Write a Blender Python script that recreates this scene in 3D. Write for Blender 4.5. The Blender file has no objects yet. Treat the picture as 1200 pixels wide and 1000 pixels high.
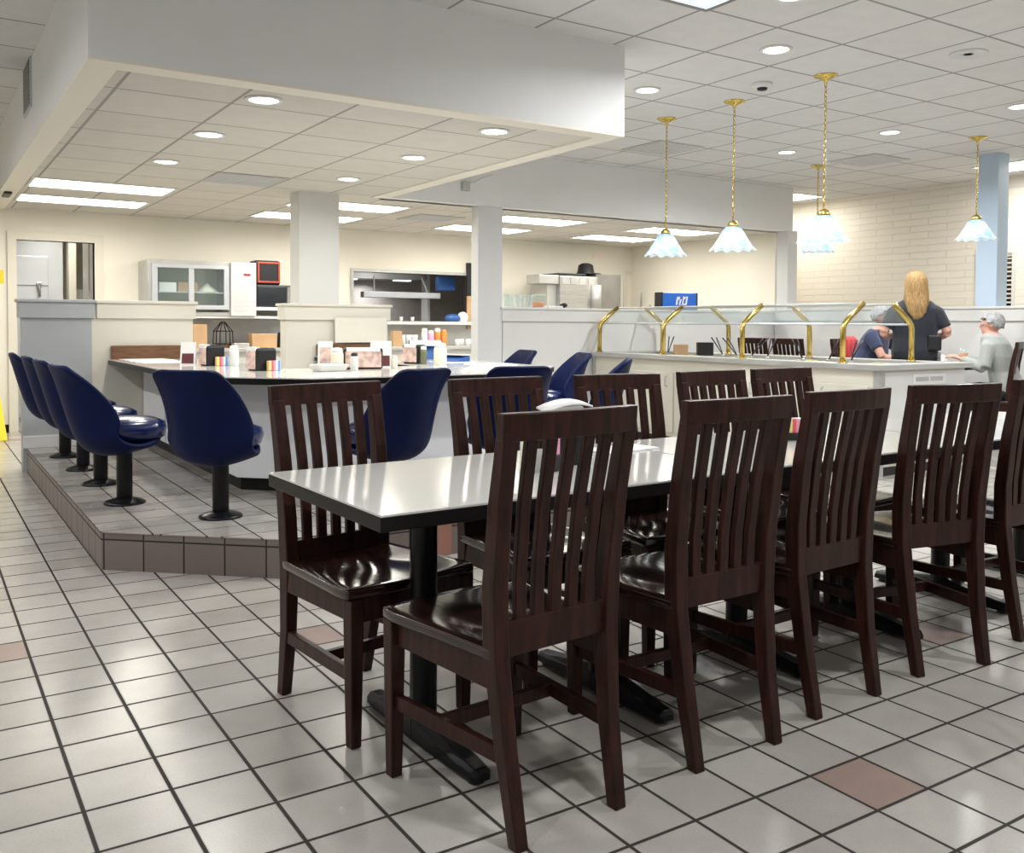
import bpy, bmesh, math, random
from mathutils import Vector, Matrix
random.seed(7)
PI = math.pi
SC = bpy.context.scene
COL = SC.collection

# ------------------------------------------------------------------ materials
def nmat(name):
    m = bpy.data.materials.new(name); m.use_nodes = True
    nt = m.node_tree; b = nt.nodes['Principled BSDF']
    return m, nt, b

def mat(name, col, rough=.5, metal=0., coat=0., spec=.5, var=0., vscale=6., bump=0., bscale=60., trans=0., ior=1.45, stretch=None, alpha=1., sheen=0.):
    m, nt, b = nmat(name)
    c = (col[0], col[1], col[2], 1)
    b.inputs['Base Color'].default_value = c
    b.inputs['Roughness'].default_value = rough
    b.inputs['Metallic'].default_value = metal
    b.inputs['Coat Weight'].default_value = coat
    b.inputs['Coat Roughness'].default_value = .12
    b.inputs['Specular IOR Level'].default_value = spec
    b.inputs['Transmission Weight'].default_value = trans
    b.inputs['IOR'].default_value = ior
    b.inputs['Alpha'].default_value = alpha
    b.inputs['Sheen Weight'].default_value = sheen
    tc = nt.nodes.new('ShaderNodeTexCoord')
    vec = tc.outputs['Object']
    if stretch:
        mp = nt.nodes.new('ShaderNodeMapping'); mp.inputs['Scale'].default_value = stretch
        nt.links.new(vec, mp.inputs['Vector']); vec = mp.outputs['Vector']
    if var:
        n = nt.nodes.new('ShaderNodeTexNoise'); n.inputs['Scale'].default_value = vscale; n.inputs['Detail'].default_value = 4
        nt.links.new(vec, n.inputs['Vector'])
        r = nt.nodes.new('ShaderNodeValToRGB')
        r.color_ramp.elements[0].position = .3; r.color_ramp.elements[1].position = .7
        r.color_ramp.elements[0].color = tuple(max(0, x*(1-var)) for x in col)+(1,)
        r.color_ramp.elements[1].color = tuple(min(1, x*(1+var)) for x in col)+(1,)
        nt.links.new(n.outputs['Fac'], r.inputs['Fac']); nt.links.new(r.outputs['Color'], b.inputs['Base Color'])
    if bump:
        n2 = nt.nodes.new('ShaderNodeTexNoise'); n2.inputs['Scale'].default_value = bscale; n2.inputs['Detail'].default_value = 3
        nt.links.new(vec, n2.inputs['Vector'])
        bp = nt.nodes.new('ShaderNodeBump'); bp.inputs['Strength'].default_value = bump; bp.inputs['Distance'].default_value = .01
        nt.links.new(n2.outputs['Fac'], bp.inputs['Height']); nt.links.new(bp.outputs['Normal'], b.inputs['Normal'])
    return m

def emat(name, col, strength, base=(.8, .8, .8)):
    m, nt, b = nmat(name)
    b.inputs['Base Color'].default_value = base+(1,)
    b.inputs['Emission Color'].default_value = col+(1,)
    b.inputs['Emission Strength'].default_value = strength
    return m

def grid_mat(name, size, off, line, cA, cB, cline, rough, coord='Object', rare=None, rare_amt=.05, speck=0., wav=0., bumpline=.3, coat=0.):
    """square tiles of the given size with joints; every tile gets its own tone"""
    m, nt, b = nmat(name); N = nt.nodes; L = nt.links
    tc = N.new('ShaderNodeTexCoord')
    mp = N.new('ShaderNodeVectorMath'); mp.operation = 'SUBTRACT'; mp.inputs[1].default_value = (off[0], off[1], 0)
    L.new(tc.outputs[coord], mp.inputs[0])
    sc = N.new('ShaderNodeVectorMath'); sc.operation = 'SCALE'; sc.inputs['Scale'].default_value = 1./size
    L.new(mp.outputs[0], sc.inputs[0])
    sep = N.new('ShaderNodeSeparateXYZ'); L.new(sc.outputs[0], sep.inputs[0])
    def math_(op, a, bb=None):
        n = N.new('ShaderNodeMath'); n.operation = op
        for i, v in enumerate((a, bb)):
            if v is None: continue
            if isinstance(v, (int, float)): n.inputs[i].default_value = v
            else: L.new(v, n.inputs[i])
        return n.outputs[0]
    d = []
    ids = []
    for ax in ('X', 'Y'):
        fr = math_('FRACT', sep.outputs[ax]); ids.append(math_('FLOOR', sep.outputs[ax]))
        inv = math_('SUBTRACT', 1., fr); d.append(math_('MINIMUM', fr, inv))
    dist = math_('MINIMUM', d[0], d[1])
    h = line/size/2
    mr = N.new('ShaderNodeMapRange'); mr.inputs['From Min'].default_value = h*.75; mr.inputs['From Max'].default_value = h*1.25
    L.new(dist, mr.inputs['Value'])
    mask = mr.outputs['Result']            # 0 joint, 1 tile
    cmb = N.new('ShaderNodeCombineXYZ'); L.new(ids[0], cmb.inputs[0]); L.new(ids[1], cmb.inputs[1])
    wn = N.new('ShaderNodeTexWhiteNoise'); wn.noise_dimensions = '2D'; L.new(cmb.outputs[0], wn.inputs['Vector'])
    mix = N.new('ShaderNodeMix'); mix.data_type = 'RGBA'
    mix.inputs['A'].default_value = cA+(1,); mix.inputs['B'].default_value = cB+(1,)
    L.new(wn.outputs['Value'], mix.inputs['Factor'])
    out = mix.outputs['Result']
    if rare:
        wn2 = N.new('ShaderNodeTexWhiteNoise'); wn2.noise_dimensions = '3D'
        c2 = N.new('ShaderNodeCombineXYZ'); L.new(ids[0], c2.inputs[0]); L.new(ids[1], c2.inputs[1]); c2.inputs[2].default_value = 2.5
        L.new(c2.outputs[0], wn2.inputs['Vector'])
        lt = math_('LESS_THAN', wn2.outputs['Value'], rare_amt)
        mx = N.new('ShaderNodeMix'); mx.data_type = 'RGBA'; mx.inputs['B'].default_value = rare+(1,)
        L.new(out, mx.inputs['A']); L.new(lt, mx.inputs['Factor']); out = mx.outputs['Result']
    if speck:
        ns = N.new('ShaderNodeTexNoise'); ns.inputs['Scale'].default_value = 160; ns.inputs['Detail'].default_value = 2
        L.new(tc.outputs[coord], ns.inputs['Vector'])
        n3 = N.new('ShaderNodeTexNoise'); n3.inputs['Scale'].default_value = 7; n3.inputs['Detail'].default_value = 5
        L.new(tc.outputs[coord], n3.inputs['Vector'])
        add = math_('ADD', ns.outputs['Fac'], n3.outputs['Fac'])
        m2 = N.new('ShaderNodeMapRange'); m2.inputs['From Min'].default_value = .3; m2.inputs['From Max'].default_value = 1.7
        m2.inputs['To Min'].default_value = 1-speck; m2.inputs['To Max'].default_value = 1+speck
        L.new(add, m2.inputs['Value'])
        vm = N.new('ShaderNodeVectorMath'); vm.operation = 'SCALE'; L.new(out, vm.inputs[0]); L.new(m2.outputs['Result'], vm.inputs['Scale'])
        out = vm.outputs[0]
    mj = N.new('ShaderNodeMix'); mj.data_type = 'RGBA'; mj.inputs['A'].default_value = cline+(1,)
    L.new(out, mj.inputs['B']); L.new(mask, mj.inputs['Factor'])
    L.new(mj.outputs['Result'], b.inputs['Base Color'])
    rr = N.new('ShaderNodeMapRange'); rr.inputs['To Min'].default_value = .85; rr.inputs['To Max'].default_value = rough
    L.new(mask, rr.inputs['Value'])
    rv = rr.outputs['Result']
    if wav:
        nr = N.new('ShaderNodeTexNoise'); nr.inputs['Scale'].default_value = 2.2; nr.inputs['Detail'].default_value = 4
        L.new(tc.outputs[coord], nr.inputs['Vector'])
        k = N.new('ShaderNodeMapRange'); k.inputs['From Min'].default_value = 0; k.inputs['From Max'].default_value = 1
        k.inputs['To Min'].default_value = -.06; k.inputs['To Max'].default_value = .06
        L.new(nr.outputs['Fac'], k.inputs['Value'])
        rv = math_('ADD', rv, k.outputs['Result'])
    L.new(rv, b.inputs['Roughness'])
    b.inputs['Coat Weight'].default_value = coat; b.inputs['Coat Roughness'].default_value = .15
    if bumpline:
        bp = N.new('ShaderNodeBump'); bp.inputs['Strength'].default_value = bumpline; bp.inputs['Distance'].default_value = .004
        hh = mask
        if wav:
            nb = N.new('ShaderNodeTexNoise'); nb.inputs['Scale'].default_value = 25; nb.inputs['Detail'].default_value = 2
            L.new(tc.outputs[coord], nb.inputs['Vector'])
            hh = math_('ADD', mask, math_('MULTIPLY', nb.outputs['Fac'], wav))
        L.new(hh, bp.inputs['Height']); L.new(bp.outputs['Normal'], b.inputs['Normal'])
    return m

M = {}
T = .2107
M['floor'] = grid_mat('floor_tile', T, (.1314, .173), .0108, (.385, .36, .325), (.46, .435, .395), (.030, .022, .018), .24, rare=(.33, .245, .21), rare_amt=.025, speck=.16, wav=.03)
M['platf'] = grid_mat('platform_tile', T, (.757, 4.277), .0095, (.33, .305, .28), (.40, .375, .345), (.030, .022, .018), .26, rare=(.25, .19, .165), rare_amt=.04, speck=.10, wav=.03)
M['riser'] = grid_mat('riser_tile', T, (.03, -.06), .008, (.155, .125, .112), (.185, .15, .135), (.02, .015, .012), .4, coord='UV', speck=.08)
M['rustriser'] = mat('rust_tile', (.30, .15, .11), .4, var=.1)
M['ceil'] = grid_mat('ceiling_panel', .61, (.164, -.337), .019, (.68, .675, .665), (.71, .705, .695), (.30, .295, .285), .9, speck=.10, bumpline=.4)  # line colour darkened to hold the shadow gap around the panels
M['ceilk'] = grid_mat('kitchen_ceiling_panel', .61, (.9157, 5.322), .018, (.63, .605, .55), (.66, .635, .58), (.34, .32, .28), .9, speck=.09, bumpline=.4)  # same shadow gap put into the line colour
M['grey'] = mat('grey_paint', (.66, .665, .665), .55, var=.02, vscale=3, bump=.05, bscale=120)
M['greyd'] = mat('grey_wainscot_paint', (.42, .44, .455), .5, var=.02, vscale=3)
M['cream'] = mat('cream_paint', (.80, .765, .67), .6, var=.015, vscale=3, bump=.04, bscale=120)
M['trimc'] = mat('cream_trim', (.71, .68, .59), .5)
M['soffit'] = mat('soffit_paint', (.80, .80, .79), .6, var=.015, vscale=3)
M['cream2'] = mat('cream_partition_paint', (.69, .665, .585), .6, var=.015, vscale=3)
M['basep'] = mat('counter_front_paint', (.84, .85, .88), .5, var=.02, vscale=3)
M['white'] = mat('white_paint', (.67, .67, .65), .5, var=.015, vscale=3)
M['lip'] = mat('cream_soffit_lip', (.84, .80, .70), .5)
M['bluep'] = mat('pale_blue_paint', (.50, .62, .74), .5)
M['wood'] = mat('espresso_wood', (.032, .0105, .0072), .36, coat=.08, spec=.22, var=.5, vscale=3.5, stretch=(14, 14, 1.6), bump=.03, bscale=12)
M['seatw'] = mat('espresso_seat_wood', (.022, .008, .006), .16, coat=.6, var=.5, vscale=3, stretch=(12, 2, 12), bump=.05, bscale=6)
M['brownb'] = mat('walnut_board', (.16, .075, .035), .4, var=.35, vscale=4, stretch=(2, 8, 14))
M['lam'] = mat('white_laminate', (.69, .685, .645), .13, coat=.4, var=.01)
M['edge'] = mat('black_edge', (.009, .008, .008), .35, spec=.2)
M['black'] = mat('black_metal', (.006, .006, .007), .32, spec=.3)
M['blackp'] = mat('black_plastic', (.014, .014, .016), .4)
M['vinyl'] = mat('navy_vinyl', (.002, .007, .048), .5, coat=.02, spec=.15, var=.12, vscale=5, bump=.05, bscale=120)
M['vinyls'] = mat('navy_vinyl_seat', (.006, .014, .075), .2, coat=.5, bump=.04, bscale=40)
M['steel'] = mat('brushed_steel', (.55, .55, .54), .3, metal=.9, var=.12, vscale=4, stretch=(1, 1, 18))
M['steelp'] = mat('dull_steel', (.50, .50, .485), .42, metal=.55, var=.08, vscale=4)
M['steeld'] = mat('dark_steel', (.24, .23, .215), .45, metal=.35, var=.15, vscale=3)
M['brass'] = mat('polished_brass', (.62, .46, .13), .22, metal=1.)
M['alum'] = mat('aluminium', (.58, .60, .64), .35, metal=.5)
M['wplastic'] = mat('white_plastic', (.74, .74, .73), .4)
M['wpanel'] = mat('white_enamel', (.60, .60, .60), .35)
M['fridge_reflect'] = mat('green_reflection_liner', (.55, .60, .38), .5)  # pale green stands in for reflections on the fridge glass
M['paper'] = mat('white_paper', (.86, .86, .85), .7)
M['chrome'] = mat('chrome', (.7, .7, .7), .12, metal=1.)
M['red'] = mat('red_cloth', (.55, .015, .03), .8, sheen=.3)
M['redp'] = mat('red_plastic', (.40, .06, .035), .4)
M['orange'] = mat('orange_plastic', (.75, .25, .05), .4)
M['card'] = mat('cardboard', (.52, .33, .18), .8, var=.08)
M['yellow'] = mat('yellow_plastic', (.85, .68, .03), .4)
M['blue'] = mat('blue_cover', (.03, .10, .32), .35)
M['bluebox'] = mat('bright_blue_box', (.015, .14, .62), .35)
M['pink'] = mat('pink_paper', (.85, .35, .5), .6)
M['skin'] = mat('skin', (.62, .34, .25), .5, var=.06, vscale=20)
M['blonde'] = mat('blonde_hair', (.33, .20, .075), .5, var=.55, vscale=8, stretch=(25, 25, 1.5), bump=.4, bscale=8)
M['greyh'] = mat('grey_hair', (.36, .36, .36), .6, var=.35, vscale=25, bump=.5, bscale=40)
M['tshirt'] = mat('black_tshirt', (.012, .015, .024), .8, sheen=.2, bump=.2, bscale=12)
M['navy'] = mat('navy_polo', (.035, .045, .10), .8, sheen=.2, bump=.2, bscale=12)
M['sweater'] = mat('grey_sweater', (.36, .375, .35), .9, sheen=.3, bump=.3, bscale=30)
M['dark'] = mat('black_trousers', (.015, .015, .018), .8)
M['jeans'] = mat('dark_jeans', (.04, .055, .10), .85)
M['blind'] = mat('cream_blind_slat', (.75, .72, .62), .5)
M['nightglass'] = mat('dark_window_glass', (.02, .022, .025), .08)
M['coolwall'] = mat('cooler_panel', (.60, .62, .65), .35, metal=.35, var=.04, vscale=3)
M['cola'] = mat('dark_cola', (.05, .012, .010), .1)
M['juice'] = mat('orange_juice', (.80, .25, .02), .2)
M['food'] = mat('assorted_salad_food', (.35, .33, .12), .6, var=.6, vscale=40)
M['green'] = mat('pale_green_plastic', (.45, .62, .50), .4)
M['olive'] = mat('olive_bottle', (.16, .17, .09), .25)
M['creamp'] = mat('cream_plastic', (.78, .74, .60), .4)
M['photo'] = mat('peach_label', (.66, .48, .42), .6, var=.4, vscale=22)
M['maroon'] = mat('maroon_print', (.13, .03, .04), .6)
M['lensw'] = emat('lit_lens', (1., .98, .94), 9.)
M['panel'] = emat('lit_diffuser', (1., .965, .89), 7.)
M['panelc'] = emat('dim_cool_diffuser', (.75, .85, 1.), .55)
M['bulb'] = emat('lit_bulb', (1., .97, .92), 4.)
M['lampred'] = emat('red_digits', (1., .02, .02), .6, base=(.1, 0, 0))
M['heat'] = emat('lit_strip', (.8, .92, 1.), 2.5)

def glassmat(name, tint=(.93, .97, .97), amt=.88, rough=.02):
    m, nt, b = nmat(name); N = nt.nodes; L = nt.links
    tr = N.new('ShaderNodeBsdfTransparent'); tr.inputs['Color'].default_value = tint+(1,)
    gl = N.new('ShaderNodeBsdfGlossy'); gl.inputs['Roughness'].default_value = rough
    fr = N.new('ShaderNodeLayerWeight'); fr.inputs['Blend'].default_value = .5
    pw = N.new('ShaderNodeMath'); pw.operation = 'POWER'; pw.inputs[1].default_value = 4; L.new(fr.outputs['Facing'], pw.inputs[0])
    ad = N.new('ShaderNodeMath'); ad.operation = 'MULTIPLY_ADD'; ad.inputs[1].default_value = .5; ad.inputs[2].default_value = .03; L.new(pw.outputs[0], ad.inputs[0])
    mx = N.new('ShaderNodeMixShader'); L.new(ad.outputs[0], mx.inputs[0]); L.new(tr.outputs[0], mx.inputs[1]); L.new(gl.outputs[0], mx.inputs[2])
    df = N.new('ShaderNodeBsdfDiffuse'); df.inputs['Color'].default_value = (.8, .9, .95, 1)
    m2 = N.new('ShaderNodeMixShader'); m2.inputs[0].default_value = 1-amt
    L.new(mx.outputs[0], m2.inputs[1]); L.new(df.outputs[0], m2.inputs[2])
    L.new(m2.outputs[0], N['Material Output'].inputs['Surface'])
    return m
M['glass'] = glassmat('clear_glass', amt=.95)
M['guard'] = glassmat('guard_glass', (.97, .985, .985), .955)
M['tumbler'] = glassmat('tumbler_glass', (.95, .98, .97), .88)

def shade_mat():
    m, nt, b = nmat('ribbed_blue_white_glass'); N = nt.nodes; L = nt.links
    tc = N.new('ShaderNodeTexCoord'); sp = N.new('ShaderNodeSeparateXYZ'); L.new(tc.outputs['Object'], sp.inputs[0])
    mr = N.new('ShaderNodeMapRange'); mr.inputs['From Min'].default_value = 0; mr.inputs['From Max'].default_value = .16
    L.new(sp.outputs['Z'], mr.inputs['Value'])
    cr = N.new('ShaderNodeValToRGB'); e = cr.color_ramp.elements
    e[0].position = 0; e[0].color = (.86, .93, .98, 1); e[1].position = 1; e[1].color = (.42, .60, .84, 1)
    k = e.new(.12); k.color = (.50, .70, .88, 1); k = e.new(.6); k.color = (.66, .82, .93, 1)
    L.new(mr.outputs[0], cr.inputs[0])
    ns = N.new('ShaderNodeTexNoise'); ns.inputs['Scale'].default_value = 14
    L.new(tc.outputs['Object'], ns.inputs['Vector'])
    mm = N.new('ShaderNodeMix'); mm.data_type = 'RGBA'; mm.inputs['B'].default_value = (.9, .97, 1, 1)
    nr = N.new('ShaderNodeMapRange'); nr.inputs['From Min'].default_value = .45; nr.inputs['From Max'].default_value = .65; L.new(ns.outputs['Fac'], nr.inputs['Value'])
    L.new(nr.outputs[0], mm.inputs['Factor']); L.new(cr.outputs[0], mm.inputs['A'])
    tl = N.new('ShaderNodeBsdfTranslucent'); L.new(mm.outputs['Result'], tl.inputs['Color'])
    df = N.new('ShaderNodeBsdfDiffuse'); L.new(mm.outputs['Result'], df.inputs['Color'])
    gl = N.new('ShaderNodeBsdfGlossy'); gl.inputs['Roughness'].default_value = .15
    a = N.new('ShaderNodeMixShader'); a.inputs[0].default_value = .35; L.new(tl.outputs[0], a.inputs[1]); L.new(df.outputs[0], a.inputs[2])
    c = N.new('ShaderNodeMixShader'); c.inputs[0].default_value = .08; L.new(a.outputs[0], c.inputs[1]); L.new(gl.outputs[0], c.inputs[2])
    L.new(c.outputs[0], N['Material Output'].inputs['Surface'])
    return m
M['shade'] = shade_mat()

def brick_mat():
    m, nt, b = nmat('cream_painted_block'); N = nt.nodes; L = nt.links
    tc = N.new('ShaderNodeTexCoord'); sp = N.new('ShaderNodeSeparateXYZ'); L.new(tc.outputs['Object'], sp.inputs[0])
    cb = N.new('ShaderNodeCombineXYZ'); L.new(sp.outputs['Y'], cb.inputs[0]); L.new(sp.outputs['Z'], cb.inputs[1])
    nz = N.new('ShaderNodeTexNoise'); nz.inputs['Scale'].default_value = 6; L.new(tc.outputs['Object'], nz.inputs['Vector'])
    off = N.new('ShaderNodeVectorMath'); off.operation = 'MULTIPLY_ADD'; off.inputs[1].default_value = (.02, .02, 0)
    L.new(nz.outputs['Color'], off.inputs[0]); L.new(cb.outputs[0], off.inputs[2])
    br = N.new('ShaderNodeTexBrick'); br.inputs['Scale'].default_value = 1; br.inputs['Brick Width'].default_value = .52; br.inputs['Row Height'].default_value = .088
    br.inputs['Mortar Size'].default_value = .006; br.inputs['Mortar Smooth'].default_value = .4
    br.inputs['Color1'].default_value = (.80, .75, .66, 1); br.inputs['Color2'].default_value = (.82, .775, .69, 1); br.inputs['Mortar'].default_value = (.765, .715, .625, 1)
    L.new(off.outputs[0], br.inputs['Vector']); L.new(br.outputs['Color'], b.inputs['Base Color'])
    inv = N.new('ShaderNodeMath'); inv.operation = 'SUBTRACT'; inv.inputs[0].default_value = 1; L.new(br.outputs['Fac'], inv.inputs[1])
    bp = N.new('ShaderNodeBump'); bp.inputs['Strength'].default_value = .7; bp.inputs['Distance'].default_value = .01
    L.new(inv.outputs[0], bp.inputs['Height']); L.new(bp.outputs['Normal'], b.inputs['Normal'])
    b.inputs['Roughness'].default_value = .6
    return m
M['brick'] = brick_mat()

def packet_mat():
    m, nt, b = nmat('coloured_sugar_packets'); N = nt.nodes; L = nt.links
    tc = N.new('ShaderNodeTexCoord'); sp = N.new('ShaderNodeSeparateXYZ'); L.new(tc.outputs['Object'], sp.inputs[0])
    mr = N.new('ShaderNodeMapRange'); mr.inputs['From Min'].default_value = -.055; mr.inputs['From Max'].default_value = .055; L.new(sp.outputs['X'], mr.inputs['Value'])
    cr = N.new('ShaderNodeValToRGB'); cr.color_ramp.interpolation = 'CONSTANT'
    cols = [(.75, .5, .2), (.85, .75, .3), (.8, .12, .15), (.85, .35, .45), (.85, .85, .85), (.15, .35, .75), (.55, .65, .85)]
    e = cr.color_ramp.elements
    e[0].position = 0; e[0].color = cols[0]+(1,); e[1].position = 1/7; e[1].color = cols[1]+(1,)
    for i in range(2, 7):
        k = e.new(i/7); k.color = cols[i]+(1,)
    L.new(mr.outputs[0], cr.inputs[0]); L.new(cr.outputs[0], b.inputs['Base Color']); b.inputs['Roughness'].default_value = .6
    return m
M['packets'] = packet_mat()

# ------------------------------------------------------------------ mesh helpers
class MB:
    def __init__(s): s.v = []; s.f = []; s.uv = {}
    def add(s, vs, fs):
        n = len(s.v); s.v += [tuple(v) for v in vs]; s.f += [tuple(i+n for i in f) for f in fs]; return s
    def box(s, x0, x1, y0, y1, z0, z1):
        return s.add([(x0,y0,z0),(x1,y0,z0),(x1,y1,z0),(x0,y1,z0),(x0,y0,z1),(x1,y0,z1),(x1,y1,z1),(x0,y1,z1)],
                     [(0,3,2,1),(4,5,6,7),(0,1,5,4),(1,2,6,5),(2,3,7,6),(3,0,4,7)])
    def hexa(s, bottom, top):
        return s.add(list(bottom)+list(top), [(0,3,2,1),(4,5,6,7),(0,1,5,4),(1,2,6,5),(2,3,7,6),(3,0,4,7)])
    def bar(s, p0, p1, w, h, up=(0,0,1)):
        """rectangular bar from p0 to p1, w across, h along up"""
        p0 = Vector(p0); p1 = Vector(p1); d = (p1-p0).normalized(); upv = Vector(up)
        a = d.cross(upv).normalized()*(w/2); b = a.cross(d).normalized()*(h/2)
        q = lambda p: [p-a-b, p+a-b, p+a+b, p-a+b]
        return s.hexa(q(p0), q(p1))
    def prism(s, poly, z0, z1):
        n = len(poly)
        vs = [(x,y,z0) for x,y in poly]+[(x,y,z1) for x,y in poly]
        fs = [tuple(range(n-1,-1,-1)), tuple(range(n,2*n))]+[(i,(i+1)%n,(i+1)%n+n,i+n) for i in range(n)]
        return s.add(vs, fs)
    def loft(s, rings, cap=True, closed=True):
        n = len(rings[0]); vs = [p for r in rings for p in r]; fs = []
        for k in range(len(rings)-1):
            for i in range(n if closed else n-1):
                j = (i+1) % n
                fs.append((k*n+i, k*n+j, (k+1)*n+j, (k+1)*n+i))
        if cap and closed:
            fs.append(tuple(range(n-1,-1,-1))); fs.append(tuple(range((len(rings)-1)*n, len(rings)*n)))
        return s.add(vs, fs)
    def lathe(s, prof, c=(0,0,0), n=24, sx=1, sy=1):
        return s.loft([[(c[0]+r*sx*math.cos(2*PI*i/n), c[1]+r*sy*math.sin(2*PI*i/n), c[2]+z) for i in range(n)] for r,z in prof])
    def tube(s, pts, r, n=8):
        """pts path; r one radius or list of radius / (rx,ry)"""
        pts = [Vector(p) for p in pts]; rings = []
        prev = None
        for k, p in enumerate(pts):
            d = (pts[min(k+1,len(pts)-1)]-pts[max(k-1,0)]).normalized()
            ref = Vector((0,0,1)) if abs(d.z) < .9 else Vector((0,1,0))
            if prev is not None: a = (prev - d*prev.dot(d)).normalized()
            else: a = d.cross(ref).normalized()
            prev = a; b = d.cross(a)
            rk = r[k] if isinstance(r, (list, tuple)) else r
            rx, ry = rk if isinstance(rk, (list, tuple)) else (rk, rk)
            rings.append([p+a*rx*math.cos(2*PI*i/n)+b*ry*math.sin(2*PI*i/n) for i in range(n)])
        return s.loft(rings)
    def ball(s, c, r, n=14, m=10, rot=None):
        rx, ry, rz = r if isinstance(r, (list, tuple)) else (r, r, r)
        rings = []
        for k in range(m+1):
            t = PI*(k+.02)/(m+.04)
            ring = []
            for i in range(n):
                v = Vector((rx*math.sin(t)*math.cos(2*PI*i/n), ry*math.sin(t)*math.sin(2*PI*i/n), -rz*math.cos(t)))
                if rot: v = rot @ v
                ring.append(Vector(c)+v)
            rings.append(ring)
        return s.loft(rings)
    def build(s, name, m, parent=None, bevel=0, smooth=False, loc=None, rot=None, seg=2, sub=0, remesh=0, uvs=None):
        me = bpy.data.meshes.new(name)
        me.from_pydata(s.v, [], s.f); me.update()
        bm = bmesh.new(); bm.from_mesh(me); bmesh.ops.recalc_face_normals(bm, faces=bm.faces[:]); bm.to_mesh(me); bm.free()
        if uvs:
            ul = me.uv_layers.new(name='UVMap')
            for p in me.polygons:
                for li in p.loop_indices:
                    ul.data[li].uv = uvs(me.vertices[me.loops[li].vertex_index].co, p.normal)
        ms = m if isinstance(m, (list, tuple)) else [m]
        for k in ms: me.materials.append(k)
        o = bpy.data.objects.new(name, me); COL.objects.link(o)
        if loc is not None: o.location = loc
        if rot is not None: o.rotation_euler = rot
        if parent: o.parent = parent
        if remesh:
            md = o.modifiers.new('remesh', 'REMESH'); md.mode = 'VOXEL'; md.voxel_size = remesh; md.use_smooth_shade = True
            ms_ = o.modifiers.new('smooth', 'SMOOTH'); ms_.factor = .5; ms_.iterations = 4
        if bevel:
            md = o.modifiers.new('bevel', 'BEVEL'); md.width = bevel; md.segments = seg; md.limit_method = 'ANGLE'; md.angle_limit = math.radians(40)
        if sub:
            md = o.modifiers.new('sub', 'SUBSURF'); md.levels = sub; md.render_levels = sub
        if smooth or remesh or sub:
            for p in me.polygons: p.use_smooth = True
        return o

def thing(name, label, cat, loc=(0,0,0), rz=0, group=None):
    o = bpy.data.objects.new(name, None); COL.objects.link(o); o.empty_display_size = .1
    o.location = loc; o.rotation_euler = (0,0,rz)
    return tag(o, label, cat, group)
def tag(o, label, cat, group=None):
    o['label'] = label; o['category'] = cat
    if group: o['group'] = group
    return o
def struct(name, mb, m, label=None, **k):
    o = mb.build(name, m, **k); o['kind'] = 'structure'
    if label: o['label'] = label
    return o
def dup(root, loc, rz, label, group=None):
    r = root.copy(); COL.objects.link(r); r.location = loc; r.rotation_euler = (0,0,rz); r['label'] = label
    if group: r['group'] = group
    for ch in list(root.children):
        c = ch.copy(); COL.objects.link(c); c.parent = r
        for g in list(ch.children):
            d = g.copy(); COL.objects.link(d); d.parent = c
    return r
R = math.radians

# ------------------------------------------------------------------ room shell
ZC, ZS = 3.03, 2.46            # dining ceiling, kitchen and soffit ceiling
XL, XR, YF, YB = -3.2, 11.1, -4.2, 11.55
struct('floor', MB().box(XL, XR+.1, YF, YB+2.2, -.1, 0), M['floor'])
# dining ceiling (leaves the kitchen zone, which is lower)
struct('ceiling', MB().box(XL, .70, YF, YB, ZC, ZC+.08).box(.70, XR, YF, 8.5, ZC, ZC+.08).box(9.75, XR, 8.5, YB, ZC, ZC+.08), M['ceil'])
struct('ceiling_kitchen', MB().box(.82, 3.80, 4.88, YB, ZS, ZS+.06).box(3.80, 9.7, 8.5, YB, ZS, ZS+.06), M['ceilk'])
# dropped soffit: grey outer faces with a cream underside lip
struct('trim_1', MB().box(.70, 3.92, 4.75, 4.87, ZS+.002, ZC).box(.70, .82, 4.87, YB, ZS+.002, ZC).box(3.80, 3.92, 4.87, 8.38, ZS+.002, ZC), M['soffit'])
struct('trim_2', MB().box(.70, 3.92, 4.75, 4.89, ZS-.012, ZS+.002).box(.70, .85, 4.89, YB, ZS-.012, ZS+.002).box(3.78, 3.92, 4.89, 8.40, ZS-.012, ZS+.002), M['lip'])
struct('trim_3', MB().box(3.92, 9.80, 8.38, 8.58, ZS, ZC), M['soffit'])
# back wall with the door opening and the cook's pass-through window
DX0, DX1, DZ = .96, 1.75, 2.12
PX0, PX1, PZ0, PZ1 = 4.92, 6.74, 1.25, 1.91
w = MB()
w.box(XL, DX0, YB, YB+.12, 0, ZC).box(DX0, DX1, YB, YB+.12, DZ, ZC).box(DX1, PX0, YB, YB+.12, 0, ZC)
w.box(PX0, PX1, YB, YB+.12, 0, PZ0).box(PX0, PX1, YB, YB+.12, PZ1, ZC).box(PX1, XR, YB, YB+.12, 0, ZC)
struct('wall_back', w, M['cream'])
struct('wall_right', MB().box(XR, XR+.1, YF, 6.14, 0, ZC).box(XR, XR+.1, 6.14, 6.60, 0, 1.2).box(XR, XR+.1, 6.14, 6.60, 2.13, ZC).box(XR, XR+.1, 6.60, YB, 0, ZC), M['brick'])
w = MB().box(XL-.1, XL, YF, -2.6, 0, ZC).box(XL-.1, XL, -2.6, 6.2, 0, .8).box(XL-.1, XL, -2.6, 6.2, 2.5, ZC).box(XL-.1, XL, 6.2, YB, 0, ZC)
for y in (-.4, 1.8, 4.0): w.box(XL-.1, XL, y-.06, y+.06, .8, 2.5)
struct('wall_left', w, M['cream'])
w = MB().box(XL, XR, YF-.1, YF, 0, .8).box(XL, XR, YF-.1, YF, 2.5, ZC)
for x in (XL+.1, -.8, 1.6, 4.0, 6.4, 8.8, XR-.1): w.box(x-.1, x+.1, YF-.1, YF, .8, 2.5)
struct('wall_front', w, M['cream'])
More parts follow.
